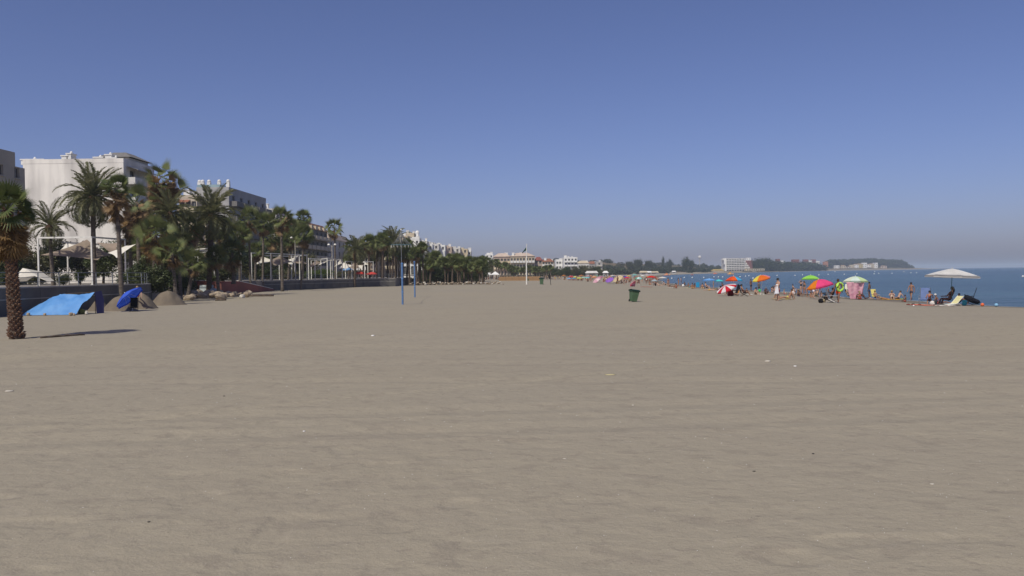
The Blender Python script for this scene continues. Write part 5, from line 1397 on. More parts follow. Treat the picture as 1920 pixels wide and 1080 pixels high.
# ------------------------------------------------------------------ people
def skin_mesh(name, verts, edges, radii, root=0, sub=1):
    me = bpy.data.meshes.new(name); me.from_pydata(verts, edges, []); me.update()
    o = bpy.data.objects.new(name, me); COL.objects.link(o)
    md = o.modifiers.new('skin', 'SKIN')
    if not me.skin_vertices: return None
    sv = me.skin_vertices[0].data
    for i, r_ in enumerate(radii):
        rr = r_ if hasattr(r_, '__len__') else (r_, r_)
        sv[i].radius = rr; sv[i].use_root = (i == root)
    md.use_smooth_shade = True
    s2 = o.modifiers.new('sub', 'SUBSURF'); s2.levels = sub; s2.render_levels = sub
    dg = bpy.context.evaluated_depsgraph_get(); dg.update()
    out = bpy.data.meshes.new_from_object(o.evaluated_get(dg)); out.name = name
    bpy.data.objects.remove(o); bpy.data.meshes.remove(me)
    out.materials.clear()
    return out
# joints: pelvis chest neck head top | L then R: shoulder elbow wrist hip knee ankle toe
POSE = {
 'stand': dict(p=(0, 0, .93), c=(0, .01, 1.25), n=(0, .01, 1.46), h=(0, -.01, 1.58), s=(.17, .01, 1.40), e=(.23, .03, 1.12), w=(.24, -.05, .87), hp=(.09, 0, .88), k=(.10, -.02, .49), a=(.10, .02, .08), t=(.12, -.15, .03)),
 'handout': dict(p=(0, 0, .93), c=(0, .01, 1.25), n=(0, .01, 1.46), h=(0, -.03, 1.58), s=(.17, .01, 1.40), e=[(.22, -.12, 1.16), (-.24, .02, 1.13)], w=[(.2, -.38, 1.14), (-.22, -.12, .92)], hp=(.09, 0, .88), k=[(.11, -.05, .49), (-.1, .02, .48)], a=[(.12, -.02, .08), (-.12, .06, .08)], t=(.13, -.16, .03)),
 'walk': dict(p=(0, 0, .92), c=(0, -.01, 1.24), n=(0, -.03, 1.45), h=(0, -.06, 1.57), s=(.17, -.01, 1.39), e=[(.23, .12, 1.13), (-.23, -.10, 1.12)], w=[(.22, .12, .90), (-.22, -.25, .95)], hp=(.09, 0, .87), k=[(.10, -.20, .50), (-.10, .03, .48)], a=[(.10, -.30, .10), (-.10, .28, .14)], t=[(.11, -.46, .06), (-.11, .16, .04)]),
 'armsup': dict(p=(0, 0, .93), c=(0, .0, 1.25), n=(0, .0, 1.46), h=(0, -.01, 1.58), s=(.16, .01, 1.41), e=(.36, 0, 1.52), w=(.16, .03, 1.68), hp=(.09, 0, .88), k=(.10, -.02, .49), a=(.10, .02, .08), t=(.12, -.15, .03)),
 'bend': dict(p=(0, .12, .88), c=(0, -.16, 1.04), n=(0, -.34, 1.06), h=(0, -.45, .98), s=(.16, -.30, 1.02), e=(.2, -.36, .76), w=(.14, -.42, .52), hp=(.09, .1, .83), k=(.10, .02, .47), a=(.11, .08, .08), t=(.12, -.10, .03)),
 'knees': dict(p=(0, 0, .13), c=(0, .03, .43), n=(0, -.04, .63), h=(0, -.10, .74), s=(.17, -.02, .57), e=(.26, -.18, .36), w=(.14, -.42, .42), hp=(.09, -.02, .13), k=(.13, -.40, .44), a=(.12, -.66, .09), t=(.12, -.84, .04)),
 'lean': dict(p=(0, 0, .13), c=(0, .18, .40), n=(0, .27, .59), h=(0, .28, .72), s=(.17, .25, .54), e=(.27, .36, .30), w=(.26, .46, .06), hp=(.09, -.02, .12), k=(.12, -.44, .20), a=(.13, -.86, .08), t=(.16, -.92, .22)),
 'cross': dict(p=(0, 0, .13), c=(0, .02, .44), n=(0, -.01, .65), h=(0, -.06, .77), s=(.17, .0, .58), e=(.27, -.08, .34), w=(.2, -.30, .22), hp=(.10, -.02, .12), k=(.36, -.28, .14), a=(.08, -.40, .08), t=(-.04, -.44, .06)),
 'chair': dict(p=(0, 0, .36), c=(0, .12, .66), n=(0, .19, .87), h=(0, .17, .99), s=(.17, .17, .80), e=(.27, .02, .56), w=(.22, -.24, .54), hp=(.09, -.02, .35), k=(.13, -.43, .40), a=(.13, -.58, .09), t=(.14, -.74, .04)),
 'lie': dict(p=(0, 0, .13), c=(0, .32, .14), n=(0, .52, .15), h=(0, .65, .17), s=(.17, .46, .13), e=(.30, .40, .08), w=(.22, .62, .08), hp=(.09, -.04, .12), k=(.12, -.45, .11), a=(.12, -.86, .09), t=(.14, -.98, .06)),
}
def lr(v):
    if isinstance(v, list): return [Vector(v[0]), Vector(v[1])]
    return [Vector(v), Vector((-v[0], v[1], v[2]))]
_pc = {}
def person_meshes(pose, female):
    if (pose, female) in _pc: return _pc[(pose, female)]
    q = POSE[pose]; V = []; E = []; Rd = []
    def add(p, r_, par=None):
        V.append(tuple(p)); Rd.append(r_)
        if par is not None: E.append((par, len(V) - 1))
        return len(V) - 1
    p, c, n_, h = (Vector(q[k]) for k in ('p', 'c', 'n', 'h'))
    fs = .9 if female else 1.0
    ip = add(p, (.135, .105)); iw = add(p.lerp(c, .45), (.115 * fs, .09), ip); ic = add(c, (.145 * fs, .105), iw); iu = add(c.lerp(n_, .6), (.10, .08), ic); inn = add(n_, .052, iu)
    ih = add(n_.lerp(h, .55) , .062, inn); i2 = add(h, .085, ih); up = (h - n_).normalized(); i3 = add(h + up * .085, .07, i2)
    sh, el, wr, hp_, kn, an, to = (lr(q[k]) for k in ('s', 'e', 'w', 'hp', 'k', 'a', 't'))
    for s_ in (0, 1):
        a = add(sh[s_], .058 * fs, iu); b = add(el[s_], .042 * fs, a)
        b1 = add(el[s_].lerp(wr[s_], .3), .042 * fs, b); c_ = add(wr[s_], .026, b1)
        d = (wr[s_] - el[s_]).normalized(); hd = add(wr[s_] + d * .06, (.034, .02), c_)
        sd = d.orthogonal().normalized(); sd2 = d.cross(sd)
        for k_, (off, ln_) in enumerate(((-.027, .075), (-.009, .09), (.009, .085), (.026, .065))):
            f1 = add(wr[s_] + d * (.10 + ln_ * .35) + sd * off * 1.1, .009, hd); add(wr[s_] + d * (.10 + ln_) + sd * off * 1.2 + sd2 * .015, .007, f1)
        add(wr[s_] + d * .09 + sd * .055, .010, hd)
        a = add(hp_[s_], .088, ip); b = add(hp_[s_].lerp(kn[s_], .5), .075, a); k1 = add(kn[s_], .052, b); cf = add(kn[s_].lerp(an[s_], .35), .054, k1); ak = add(an[s_], .034, cf); add(to[s_], (.04, .022), ak)
    body = skin_mesh('body', V, E, Rd)
    # face and hair
    fwd = Vector((0, -1, 0)); fwd = (fwd - up * fwd.dot(up)).normalized()
    if pose == 'lie': fwd = Vector((0, 0, -1))
    sdv = up.cross(fwd)
    hair = MB().ell((0, 0, 0), .098, .098, .098, 12, 8)
    hair.v = [tuple(h + up * .045 - fwd * .022 + Vector(v)) for v in hair.v]
    if female:
        k = len(hair.v); hair.tube([h + up * .03 - fwd * .07, h - up * .10 - fwd * .09, h - up * .22 - fwd * .09], [.075, .07, .03], 8)
    hair = hair.mesh('hair', None, True)
    face_ = MB().ell(tuple(h + fwd * .088 - up * .005), .014, .014, .022, 6, 4)
    for s_ in (-1, 1): face_.ell(tuple(h + sdv * s_ * .088), .012, .02, .028, 6, 4)
    face_ = face_.mesh('nose_and_ears', None, True)
    eyes = MB()
    for s_ in (-1, 1): eyes.ell(tuple(h + fwd * .078 + sdv * s_ * .032 + up * .022), .012, .012, .009, 6, 4)
    eyes = eyes.mesh('eyes', M_black, True)
    # shorts and top follow the same joints
    V2 = [tuple(p.lerp(c, .22)), tuple(p)]; E2 = [(0, 1)]; R2 = [(.137, .11), (.152, .122)]
    for s_ in (0, 1):
        V2 += [tuple(hp_[s_]), tuple(hp_[s_].lerp(kn[s_], .62))]; k = len(V2); E2 += [(1, k - 2), (k - 2, k - 1)]; R2 += [.108, .098]
    shorts = skin_mesh('shorts', V2, E2, R2)
    V3 = [tuple(p.lerp(c, .15)), tuple(p.lerp(c, .5)), tuple(c), tuple(c.lerp(n_, .5))]
    top = skin_mesh('swimsuit_top', V3, [(0, 1), (1, 2), (2, 3)], [(.142, .118), (.125, .10), (.155, .118), (.10, .085)])
    V4 = [tuple(p.lerp(c, .15)), tuple(p)]; E4 = [(0, 1)]; R4 = [(.14, .11), (.145, .115)]
    for s_ in (0, 1):
        V4 += [tuple(hp_[s_].lerp(kn[s_], .1))]; E4 += [(1, len(V4) - 1)]; R4 += [.098]
    brief = skin_mesh('swim_bottoms', V4, E4, R4)
    V5 = [tuple(p.lerp(c, .75)), tuple(c)]
    bra = skin_mesh('bikini_top', V5 + [tuple(c.lerp(n_, .2))], [(0, 1), (1, 2)], [(.135, .108), (.152, .122), (.12, .10)])
    _pc[(pose, female)] = dict(body=body, hair=hair, face=face_, eyes=eyes, shorts=shorts, top=top, brief=brief, bra=bra)
    return _pc[(pose, female)]
SK = [mat('tanned_skin', (.36, .19, .12), .6, (.30, .15, .09)), mat('light_skin', (.50, .31, .22), .6, (.44, .26, .18)), mat('dark_tan_skin', (.22, .11, .07), .6, (.18, .09, .055))]
HR = [mat('black_hair', (.015, .012, .010), .6), mat('brown_hair', (.06, .035, .02), .6), mat('fair_hair', (.30, .21, .11), .6), mat('white_cap', (.7, .7, .68), .8)]
def cl(c): return mat('cloth_' + c.strip('#'), C(c), .85, tuple(a * .85 for a in C(c)), 4)
def person(px, py, pose, rz, label, female=False, skin=0, hair=0, low='#202838', top=None, scale=1.0, base=None, group=None, lowkind=None, z=0.0):
    b = base or GG(px, py)
    b = Vector(b) + Vector((0, 0, z))
    m = person_meshes(pose, female)
    r = empty('person', b, rz, label, 'person', group); r.scale = (scale * (.95 if female else 1),) * 3
    link('body', m['body'], r, m=None)
    o = r.children[0]
    for nm, key, mt in (('body', 'body', SK[skin]), ('hair', 'hair', HR[hair]), ('nose_and_ears', 'face', SK[skin]), ('eyes', 'eyes', M_black)):
        if nm == 'body': ob = o
        else: ob = link(nm, m[key], r)
        if len(m[key].materials) == 0: m[key].materials.append(mt)
        ob.material_slots[0].link = 'OBJECT'; ob.material_slots[0].material = mt
    items = []
    if low: items.append(((lowkind or ('swim_bottoms' if female else 'shorts')), low))
    if top: items.append((('shirt' if not female or top.startswith('S') else 'bikini_top'), top.lstrip('S')))
    for nm, c in items:
        me = m[{'shorts': 'shorts', 'swim_bottoms': 'brief', 'shirt': 'top', 'bikini_top': 'bra', 'swimsuit': 'top'}[nm]]
        ob = link(nm, me, r)
        if len(me.materials) == 0: me.materials.append(cl(c))
        ob.material_slots[0].link = 'OBJECT'; ob.material_slots[0].material = cl(c)
    return r
W_, E_, N_, S_ = R(-90), R(90), R(180), 0.0    # facing -x, +x, away, towards the camera
person(1459, 564, 'handout', R(-70), 'man standing in dark red shorts holding a white towel in front of him', skin=1, low='#7a1a2c', hair=0, scale=1.02)
person(1502, 551, 'armsup', R(20), 'woman in black swimsuit standing with hands on her head', True, 1, 0, low='#101418', top='S#141820', lowkind='swim_bottoms')
person(1508, 553, 'stand', R(-60), 'woman in dark grey shirt standing beside the woman with raised arms', True, 0, 1, low='#303840', top='S#4a5254')
person(1514, 557, 'bend', R(60), 'person in dark red swimwear stooping left of the tilted pink parasol', True, 0, 0, low='#5a1520', top='#3a1018')
person(1527, 559, 'bend', R(75), 'person in white shorts bending under the tilted pink parasol', False, 1, 1, low='#f0e4e8', top='#e8dce0')
person(1572, 568, 'walk', R(-40), 'person in bright orange shorts carrying a green swim ring', False, 2, 1, low='#f0521c', top='#c8c84a', scale=1.0)
person(1709, 563, 'walk', R(-55), 'bare chested man in dark trunks walking along the waterline', False, 0, 0, low='#4a4450')
person(1780, 571, 'chair', R(-150), 'tall long haired woman sitting upright against the green parasol pole', True, 2, 0, low='#3a1c20', top='#5a2a2c', scale=1.35)
person(1743, 570, 'chair', R(-30), 'tanned woman sitting by the blue canvas chair under the big parasol', True, 0, 0, low='#501018', top='#c04030')
person(1762, 570, 'lean', R(60), 'person in pink cap slumped under the left part of the big parasol', False, 2, 3, low='#403848', top='#6a5a78')
person(1796, 569, 'knees', R(40), 'person in black seated behind the yellow lounger', False, 2, 0, low='#181c24', top='#181c24')
person(1642, 561.5, 'chair', R(5), 'person sunning in the yellow covered chair', False, 0, 1, low='#1c2430', scale=.8, z=-.04)
person(1622, 561, 'lean', R(70), 'small figure in orange bikini sitting right of the pink towel curtain', True, 1, 0, low='#e86a30', top='#e86a30', scale=.85)
person(1590, 560, 'chair', R(100), 'figure in shade seated behind the pink towel curtain', True, 1, 0, low='#a8b0b8', top='#c8c8c8')
person(1672, 561, 'knees', R(-20), 'woman with fair hair and white top kneeling on a yellow towel', True, 1, 2, low='#202028', top='S#e8dcc8', scale=1.05)
person(1684, 561, 'lean', R(-70), 'person leaning back at the right end of the yellow towel', False, 1, 0, low='#382838')
person(1558, 567, 'chair', R(-80), 'long haired woman in the black folding chair facing away', True, 2, 0, low='#10141c', top='#2a1c20')
person(1462, 561, 'lean', R(80), 'woman in dark bikini lying back on sand in front of the white towel', True, 0, 1, low='#28180f', top='#30201a')
person(1478, 561, 'lean', R(-95), 'person with raised knees beside a small yellow bag', False, 0, 0, low='#c8c860')
person(1487, 553, 'knees', R(150), 'fair person with back to camera at the waterline left of the lime parasol', False, 1, 0, low='#e8d8d0', top='#f0dcd0')
person(1447, 549, 'knees', R(70), 'dark haired person sitting alone left of the standing man with towel', True, 1, 0, low='#283050', top='#283050')
person(1436, 552, 'knees', R(0), 'person with white cap hugging knees right of the orange parasol', False, 1, 3, low='#604828')
person(1417, 553, 'knees', R(10), 'person hugging knees directly under the orange panels', True, 1, 0, low='#401818', top='#803828')
person(1423, 547, 'stand', R(180), 'figure seen behind the multicoloured parasol pole', False, 2, 1, low='#284838', top='#48584c', scale=.8)
person(1394, 555, 'chair', R(80), 'person reclining in a low chair right of the rainbow parasol', False, 0, 0, low='#301818', top='#6a3020')
person(1382, 554, 'lean', R(-60), 'person in orange top under the rainbow parasol', True, 1, 1, low='#e89038', top='S#f0a858')
person(1372, 553, 'chair', R(-100), 'red shirted person under the striped parasol', False, 0, 3, low='#902028', top='#a84038')
person(1356, 543, 'chair', R(40), 'person in crimson behind the striped parasol', False, 2, 0, low='#701828', top='#781c30')
person(1489, 549, 'chair', R(90), 'half hidden person in white seated left of the stooping one', False, 1, 1, low='#dadada', top='#e8e4e0')
person(1532, 556, 'knees', R(-70), 'seated person with white hat in the shade of the pink parasol', False, 1, 3, low='#b8a888', top='#b8a888')
person(1520, 558, 'cross', R(20), 'small child digging under the tilted pink parasol', True, 0, 1, low='#c04878', scale=.7)
for i, (px, py, ps, rz, f_, lw, tp, lb) in enumerate([(1317, 542, 'knees', 2.6, False, '#d8b890', None, 'bare backed bather right of the turquoise chair'), (1325, 543, 'chair', .8, False, '#181c20', '#181c20', 'person in black under the light blue parasol'), (1302, 541, 'knees', .3, True, '#101418', '#101418', 'dark haired bather left of the turquoise chair'),
        (1298, 541.5, 'cross', .5, False, '#c8b070', None, 'bather in tan shorts, leftmost of the trio by the turquoise chair'), (1277, 533, 'stand', 1.0, False, '#1c2838', None, 'bather wading at the waterline left of the round white object'), (1284, 536, 'knees', -1.2, False, '#202020', '#303030', 'dark figure sitting beside the round white object'),
        (1253, 538.5, 'stand', .4, True, '#382020', '#582828', 'small figure standing on sand right of the white parasol'), (1247, 535, 'lean', 1.2, False, '#181818', None, 'figure lying under the right edge of the white parasol'), (1262, 538, 'lie', 1.4, True, '#d8d0c8', None, 'person lying on a pale towel before the waterline'),
        (1229, 536, 'knees', -.6, False, '#101828', '#101828', 'dark figure under the pale grey parasol'), (1235, 536, 'lean', .9, True, '#f0e0d0', '#f0e0d0', 'light figure right of the pale grey parasol'), (1212, 533, 'stand', 0, True, '#f0f0f0', 'S#f4f4f4', 'person in white standing left under the red parasol'),
        (1218, 534, 'cross', .4, False, '#c07050', None, 'tanned figure under the left half of the red parasol'), (1170, 534, 'stand', 1.2, False, '#0c1020', '#101830', 'dark figure standing left of the striped fallen parasol'), (1158, 532, 'chair', -.5, False, '#283028', '#283828', 'dark figure in the shade of the beige parasol')]):
    person(px, py, ps, rz, lb, f_, i % 3, i % 2, low=lw, top=tp)
rg = random.Random(31)
pal = ['#c83030', '#203868', '#e8e0d0', '#101820', '#d87838', '#a83868', '#48a0a8', '#e0c850', '#702028']
for i in range(120):
    px = rg.uniform(1056, 1235); py = 524.5 + rg.random() ** 1.5 * 8 * min(1, (px - 1040) / 120)
    ps = rg.choice(['knees', 'cross', 'lean', 'chair', 'stand', 'stand', 'knees', 'walk'])
    f_ = rg.random() < .5
    person(px, py, ps, rg.uniform(0, 6.28), 'tiny bather among the parasols of the far crowd', f_, rg.randrange(3), rg.randrange(3), low=rg.choice(pal), top=rg.choice(pal) if f_ or rg.random() < .4 else None, group='tiny bathers among the parasols of the far crowd')
rg2 = random.Random(44)
spots = [(1268, 541, 'knees', '#b84830'), (1272, 536, 'stand', '#203050'), (1293, 539, 'lean', '#48a0a8'), (1332, 545, 'lie', '#d0a040'), (1338, 541, 'stand', '#a03050'), (1352, 549, 'knees', '#303848'), (1400, 549, 'cross', '#c86040'), (1408, 545, 'stand', '#283848'), (1452, 547, 'lean', '#e0d0c0'), (1470, 552, 'cross', '#a84060'), (1497, 556, 'knees', '#385890'), (1526, 552, 'stand', '#902838'), (1541, 557, 'cross', '#e0c0b0'), (1549, 553, 'lean', '#304860'), (1612, 562, 'knees', '#c85840'), (1630, 558, 'stand', '#385070'), (1655, 561, 'lie', '#d8c890'), (1698, 566, 'cross', '#b04838')]
lbs = ['bather with rust red shorts on pale sand left of the round white object', 'wader just left of the first white round object', 'bather with teal swimwear beside the pale yellow towel', 'person lying flat under the turquoise parasol', 'woman standing behind the light blue parasol edge', 'dark clothed bather left of the mint green bag', 'child sitting cross legged between rainbow and orange panelled parasols', 'wader standing between rainbow and orange panelled parasols', 'pale bather leaning back just before the standing man', 'child sitting on the cream towel by the water', 'bather in blue hugging knees left of the pink parasol', 'wader standing behind the lime green parasol', 'pale child sitting in front of the pink parasol shade', 'dark blue clad bather under the right half of the pink parasol', 'bather in coral at the foot of the pink towel', 'wader standing right of the pale parasol', 'person lying flat right of the yellow covered chair', 'child sitting left of the walking man']
for (px, py, ps, lw), lb in zip(spots, lbs):
    f_ = rg2.random() < .5
    person(px, py, ps, rg2.uniform(0, 6.28), lb, f_, rg2.randrange(3), rg2.randrange(3), low=lw, top=lw if f_ else None, scale=.7 if 'child' in lb else 1.0)
for i in range(9):
    px = 1024 + i * 3.6 + rg.uniform(-1, 1)
    person(px, 524.8 + rg.uniform(-.6, .8), rg.choice(['stand', 'walk']), rg.uniform(0, 6.28), 'tiny walker on the far sand right of the second bin', i % 2 == 0, rg.randrange(3), rg.randrange(3), low=rg.choice(pal), top=rg.choice(pal), group='tiny walkers right of the second bin')
for i in range(7):
    px = 906 + i * 4.8
    person(px, 525.6, rg.choice(['stand', 'chair', 'walk']), rg.uniform(0, 6.28), 'tiny dark guest under the white marquee', i % 2 == 0, rg.randrange(3), rg.randrange(2), low='#282828', top=rg.choice(['#383838', '#a03028', '#d8d8d8']), group='tiny guests under the white marquee')
person(257, 560, 'lean', R(-150), 'bare chested man leaning back on the sand heap behind the blue parasol', False, 1, 2, low='#b84830', base=D(257, 556, 60) - Vector((0, 0, .05)))

# ------------------------------------------------------------------ things among the bathers
def sheet(c, corners, label, cat, name, fold=.03, n=10, thick=.02):
    cs = [Vector(p) for p in corners]; o = cs[0].copy(); vs = []
    for i in range(n + 1):
        for j in range(n + 1):
            u, v = i / n, j / n
            p = cs[0] * (1 - u) * (1 - v) + cs[1] * u * (1 - v) + cs[2] * u * v + cs[3] * (1 - u) * v
            nn = (cs[1] - cs[0]).cross(cs[3] - cs[0]).normalized()
            vs.append(p - o + nn * fold * math.sin(u * 17 + v * 3) * (.3 + .7 * (1 - v)))
    k = len(vs); nn = (cs[1] - cs[0]).cross(cs[3] - cs[0]).normalized() * thick
    vs += [p + nn for p in vs]; N1 = n + 1
    fs = [(i * N1 + j, (i + 1) * N1 + j, (i + 1) * N1 + j + 1, i * N1 + j + 1) for i in range(n) for j in range(n)]
    fs += [tuple(a + k for a in f[::-1]) for f in fs]
    for i in range(n):
        fs += [(i * N1, i * N1 + k, (i + 1) * N1 + k, (i + 1) * N1), (i * N1 + n, (i + 1) * N1 + n, (i + 1) * N1 + n + k, i * N1 + n + k), (i, i + 1, i + 1 + k, i + k), (n * N1 + i, n * N1 + i + k, n * N1 + i + 1 + k, n * N1 + i + 1)]
    return tag(MB().add(vs, fs).build(name, c, None, True, loc=o), label, cat)
# pink towel curtain under the pale parasol
y0 = ub.y - uR * .80
tw = mat('pink_patterned_towel', C('#e2b4bc'), .95, C('#c88a9e'), 3.2, 4, stretch=(1, 1, 1.6))
sheet(tw, [D(1587, 529.5, y0), D(1620.5, 529, y0), Vector((D(1616, 561, y0 + .2).x, y0 + .25, ub.z + .03)), Vector((D(1595, 561, y0 + .2).x, y0 + .25, ub.z + .03))], 'pink patterned towel hanging from the pale parasol down to the sand', 'towel', 'hanging_towel', .05, 16)
sheet(cl('#f0f0e0'), [D(1585, 533, y0 + .5), D(1590, 532, y0 + .5), D(1590, 546, y0 + .5), D(1584, 541, y0 + .5)], 'small white towel tucked left of the hanging pink one', 'towel', 'hanging_towel')
# white towel held by the man
pb_ = GG(1458, 564)
sheet(cl('#eeeef4'), [D(1455.6, 533, pb_.y - .3), D(1458, 533, pb_.y - .3), D(1461, 551, pb_.y - .25), D(1452, 552, pb_.y - .25)], 'white towel held up by the standing man in dark red shorts', 'towel', 'held_towel', .04)
def flat_towel(px, py, wm, dm, rz, col, label):
    b = GG(px, py); c, s_ = math.cos(rz), math.sin(rz)
    q = []
    for (u, v) in ((-1, -1), (1, -1), (1, 1), (-1, 1)):
        x = b.x + (u * wm * c - v * dm * s_) / 2; y = b.y + (u * wm * s_ + v * dm * c) / 2
        q.append(Vector((x, y, gz(x, y) + .05)))
    sheet(cl(col), q, label, 'towel', 'beach_towel', .02, 8)
flat_towel(1743, 573.5, 2.6, 1.1, .05, '#e06048', 'red orange towel spread before the big parasol')
flat_towel(1768, 574, 1.3, .9, -.1, '#f0e8dc', 'white towel right of the red orange one')
flat_towel(1672, 562, 2.2, .9, .0, '#e8a830', 'orange yellow towel under the fair haired woman')
flat_towel(1690, 561, .9, .8, .2, '#98c840', 'green towel at the right of the orange yellow one')
flat_towel(1476, 548.5, 1.9, .9, .1, '#f0e4cc', 'cream towel at the waterline left of the lime parasol')
flat_towel(1427, 552.5, .9, .7, .1, '#e8e8dc', 'small white towel between the two knee hugging people')
flat_towel(1405, 553, .7, .6, .1, '#e4e8e4', 'small white cloth right of the low recliner')
flat_towel(1466, 562, 1.6, .8, 0, '#b8a070', 'tan towel under the woman in dark bikini')
flat_towel(1258, 539.3, 1.2, .8, .1, '#e8e4dc', 'pale towel on sand right of the white parasol')
flat_towel(1290, 540.3, 1.2, .9, 0, '#e0dca8', 'pale yellow towel left of the trio of bathers')
flat_towel(1212, 538.5, 1.8, .8, .2, '#b83030', 'red towel lying in front of the far crowd')
flat_towel(1148, 532.5, 2.0, .8, .0, '#303438', 'dark mat in front of the violet parasol')
def chair(px, py, rz, col, label, fr=None, s=1.0, tall=.75):
    b = GG(px, py); r = empty('folding_chair', b, rz, label, 'chair'); r.scale = (s,) * 3; fr = fr or M_chrome
    MB().add([(-.25, -.25, .32), (.25, -.25, .32), (.25, .22, .27), (-.25, .22, .27), (-.25, -.25, .30), (.25, -.25, .30), (.25, .22, .25), (-.25, .22, .25)], [(0, 1, 2, 3), (7, 6, 5, 4), (0, 4, 5, 1), (2, 6, 7, 3)]).build('seat', cl(col), r)
    MB().add([(-.25, .24, .28), (.25, .24, .28), (.25, .24 + tall * .35, .28 + tall), (-.25, .24 + tall * .35, .28 + tall), (-.25, .27, .28), (.25, .27, .28), (.25, .27 + tall * .35, .28 + tall), (-.25, .27 + tall * .35, .28 + tall)], [(3, 2, 1, 0), (4, 5, 6, 7), (3, 7, 6, 2)]).build('backrest', cl(col), r)
    for x in (-.28, .28):
        MB().tube([(x, -.28, 0), (x, .30, .30), (x, .26 + tall * .36, .30 + tall)], .014, 6).build('back_frame', fr, r)
        MB().tube([(x, .34, 0), (x, -.27, .32), (x, -.27, .5), (x, .35, .53)], .014, 6).build('leg', fr, r)
    for y in (-.28, .34): MB().tube([(-.28, y, .02), (.28, y, .02)], .012, 5).build('crossbar', fr, r)
    return r
chair(1733, 569, R(160), '#8ea6e0', 'light blue canvas folding chair left of the tanned woman', s=1.25)
chair(1549, 567, R(-110), '#14161c', 'black folding chair with high back below the pink parasol', M_black, 1.35)
chair(1308, 542, R(170), '#38a8e0', 'turquoise blue folding chair at the waterline')
chair(1642, 561.2, R(5), '#d8cc78', 'low chair with yellow towel thrown over it', s=.95)
chair(1396, 555.5, R(80), '#182028', 'black low recliner right of the rainbow parasol', M_black, 1.1)
chair(1376, 555, R(-80), '#202028', 'dark folding chair under the rainbow parasol', M_black)
chair(1813, 571, R(-120), '#15181f', 'black lounger at the right end of the big parasol group', M_black, 1.3)
chair(1563, 568, R(60), '#8a98a0', 'silver framed chair beside the person with the green ring')
chair(251, 584, R(20), '#0c0e10', 'black folding chair with dark cloth under the blue parasol', M_black, .95)
# white and yellow lounger
b = GG(1789, 573); r = empty('lounger', b, R(-70), 'white and yellow sun lounger propped open right of the green pole', 'lounger')
MB().add([(-.3, -.9, .12), (.3, -.9, .12), (.3, 0, .22), (-.3, 0, .22)], [(0, 1, 2, 3)]).build('seat', cl('#e8e8d8'), r)
MB().add([(-.3, .02, .22), (.3, .02, .22), (.3, .75, .85), (-.3, .75, .85)], [(0, 1, 2, 3)]).build('backrest', cl('#d4ce98'), r); r.scale = (.82, .82, .82)
for x in (-.31, .31): MB().tube([(x, -.95, .02), (x, 0, .22), (x, .77, .87)], .018, 6).build('frame', M_wpaint, r); MB().tube([(x, .1, .3), (x, .5, .0)], .015, 6).build('leg', M_wpaint, r)
bag(1808, 572, cl('#48a8a8'), .6, 'turquoise bag right of the yellow and white lounger')
bag(1369, 555, cl('#601c24'), .8, 'dark red cool box shaped bag left under the striped parasol')
bag(1363, 547, cl('#68c0a8'), .5, 'mint green bag under the striped parasol')
bag(1424, 548, cl('#38b068'), .55, 'green bag under the multicoloured parasol')
bag(1478.5, 560, cl('#e8e038'), .35, 'small bright yellow bag between the lying pair')
bag(1281, 537, cl('#f0f0ec'), .55, 'round white object at the waterline')
bag(1539, 568, cl('#1c1a1c'), .42, 'black rucksack left of the black chair')
bag(1545, 567, cl('#a89878'), .35, 'small tan bag right of the black rucksack')
bag(1748, 571, cl('#d8d0c8'), .4, 'pale bag beside the tanned woman under the big parasol')
bag(1753, 571, cl('#383c40'), .5, 'grey bag under the big parasol')
b = GG(1810, 570)
tag(MB().tube([(-.05, 0, .78), (.05, 0, .62), (.35, 0, .42), (.8, .05, .24), (1.1, .05, .17), (1.25, .05, .12)], [.08, .2, .24, .22, .17, .05], 12).build('inflatable_mat', cl('#1a1e28'), None, True, loc=b), 'black inflatable mat drooping off the black lounger beside the big parasol group', 'air mat')
bag(1758, 569, cl('#c84850'), .35, 'pinkish red cap shaped bag under the big parasol')
def ball(px, py, r_, col, label):
    b = GG(px, py); tag(MB().ell((0, 0, r_), r_, r_, r_, 14, 10).build('ball', cl(col), None, True, loc=b), label, 'ball')
ball(1842, 573.5, .13, '#e07048', 'orange ball on the sand right of the big parasol')
ball(1868, 574, .13, '#88b8d8', 'pale blue ball on the sand nearest the right edge')
ball(1713, 574.5, .05, '#f0f0f0', 'tiny white ball below the walking man')
for (px, py, lb) in [(1703, 571.5, 'dark flip-flop below the walking man, left one'), (1712, 571, 'dark flip-flop below the walking man, right one'), (1724, 571.8, 'dark shoe left of the red orange towel')]:
    b = GG(px, py); tag(MB().ell((0, 0, .04), .14, .07, .05, 8, 5).build('flip_flop', M_black, None, True, loc=b), lb, 'sandal')
# swim ring
b = GG(1572, 568)
c_ = D(1575, 538, b.y - .1)
r_ = MB(); rg_ = [(.27 * math.cos(k * math.pi / 10), .09 * math.sin(k * math.pi / 10), .27 * math.sin(k * math.pi / 10)) for k in range(21)]
tag(MB().tube(rg_, .085, 10, caps=False).build('swim_ring', cl('#b0e060'), None, True, loc=c_, rot=(.2, .6, .3)), 'lime green swim ring on the shoulder of the person in orange shorts', 'swim ring')
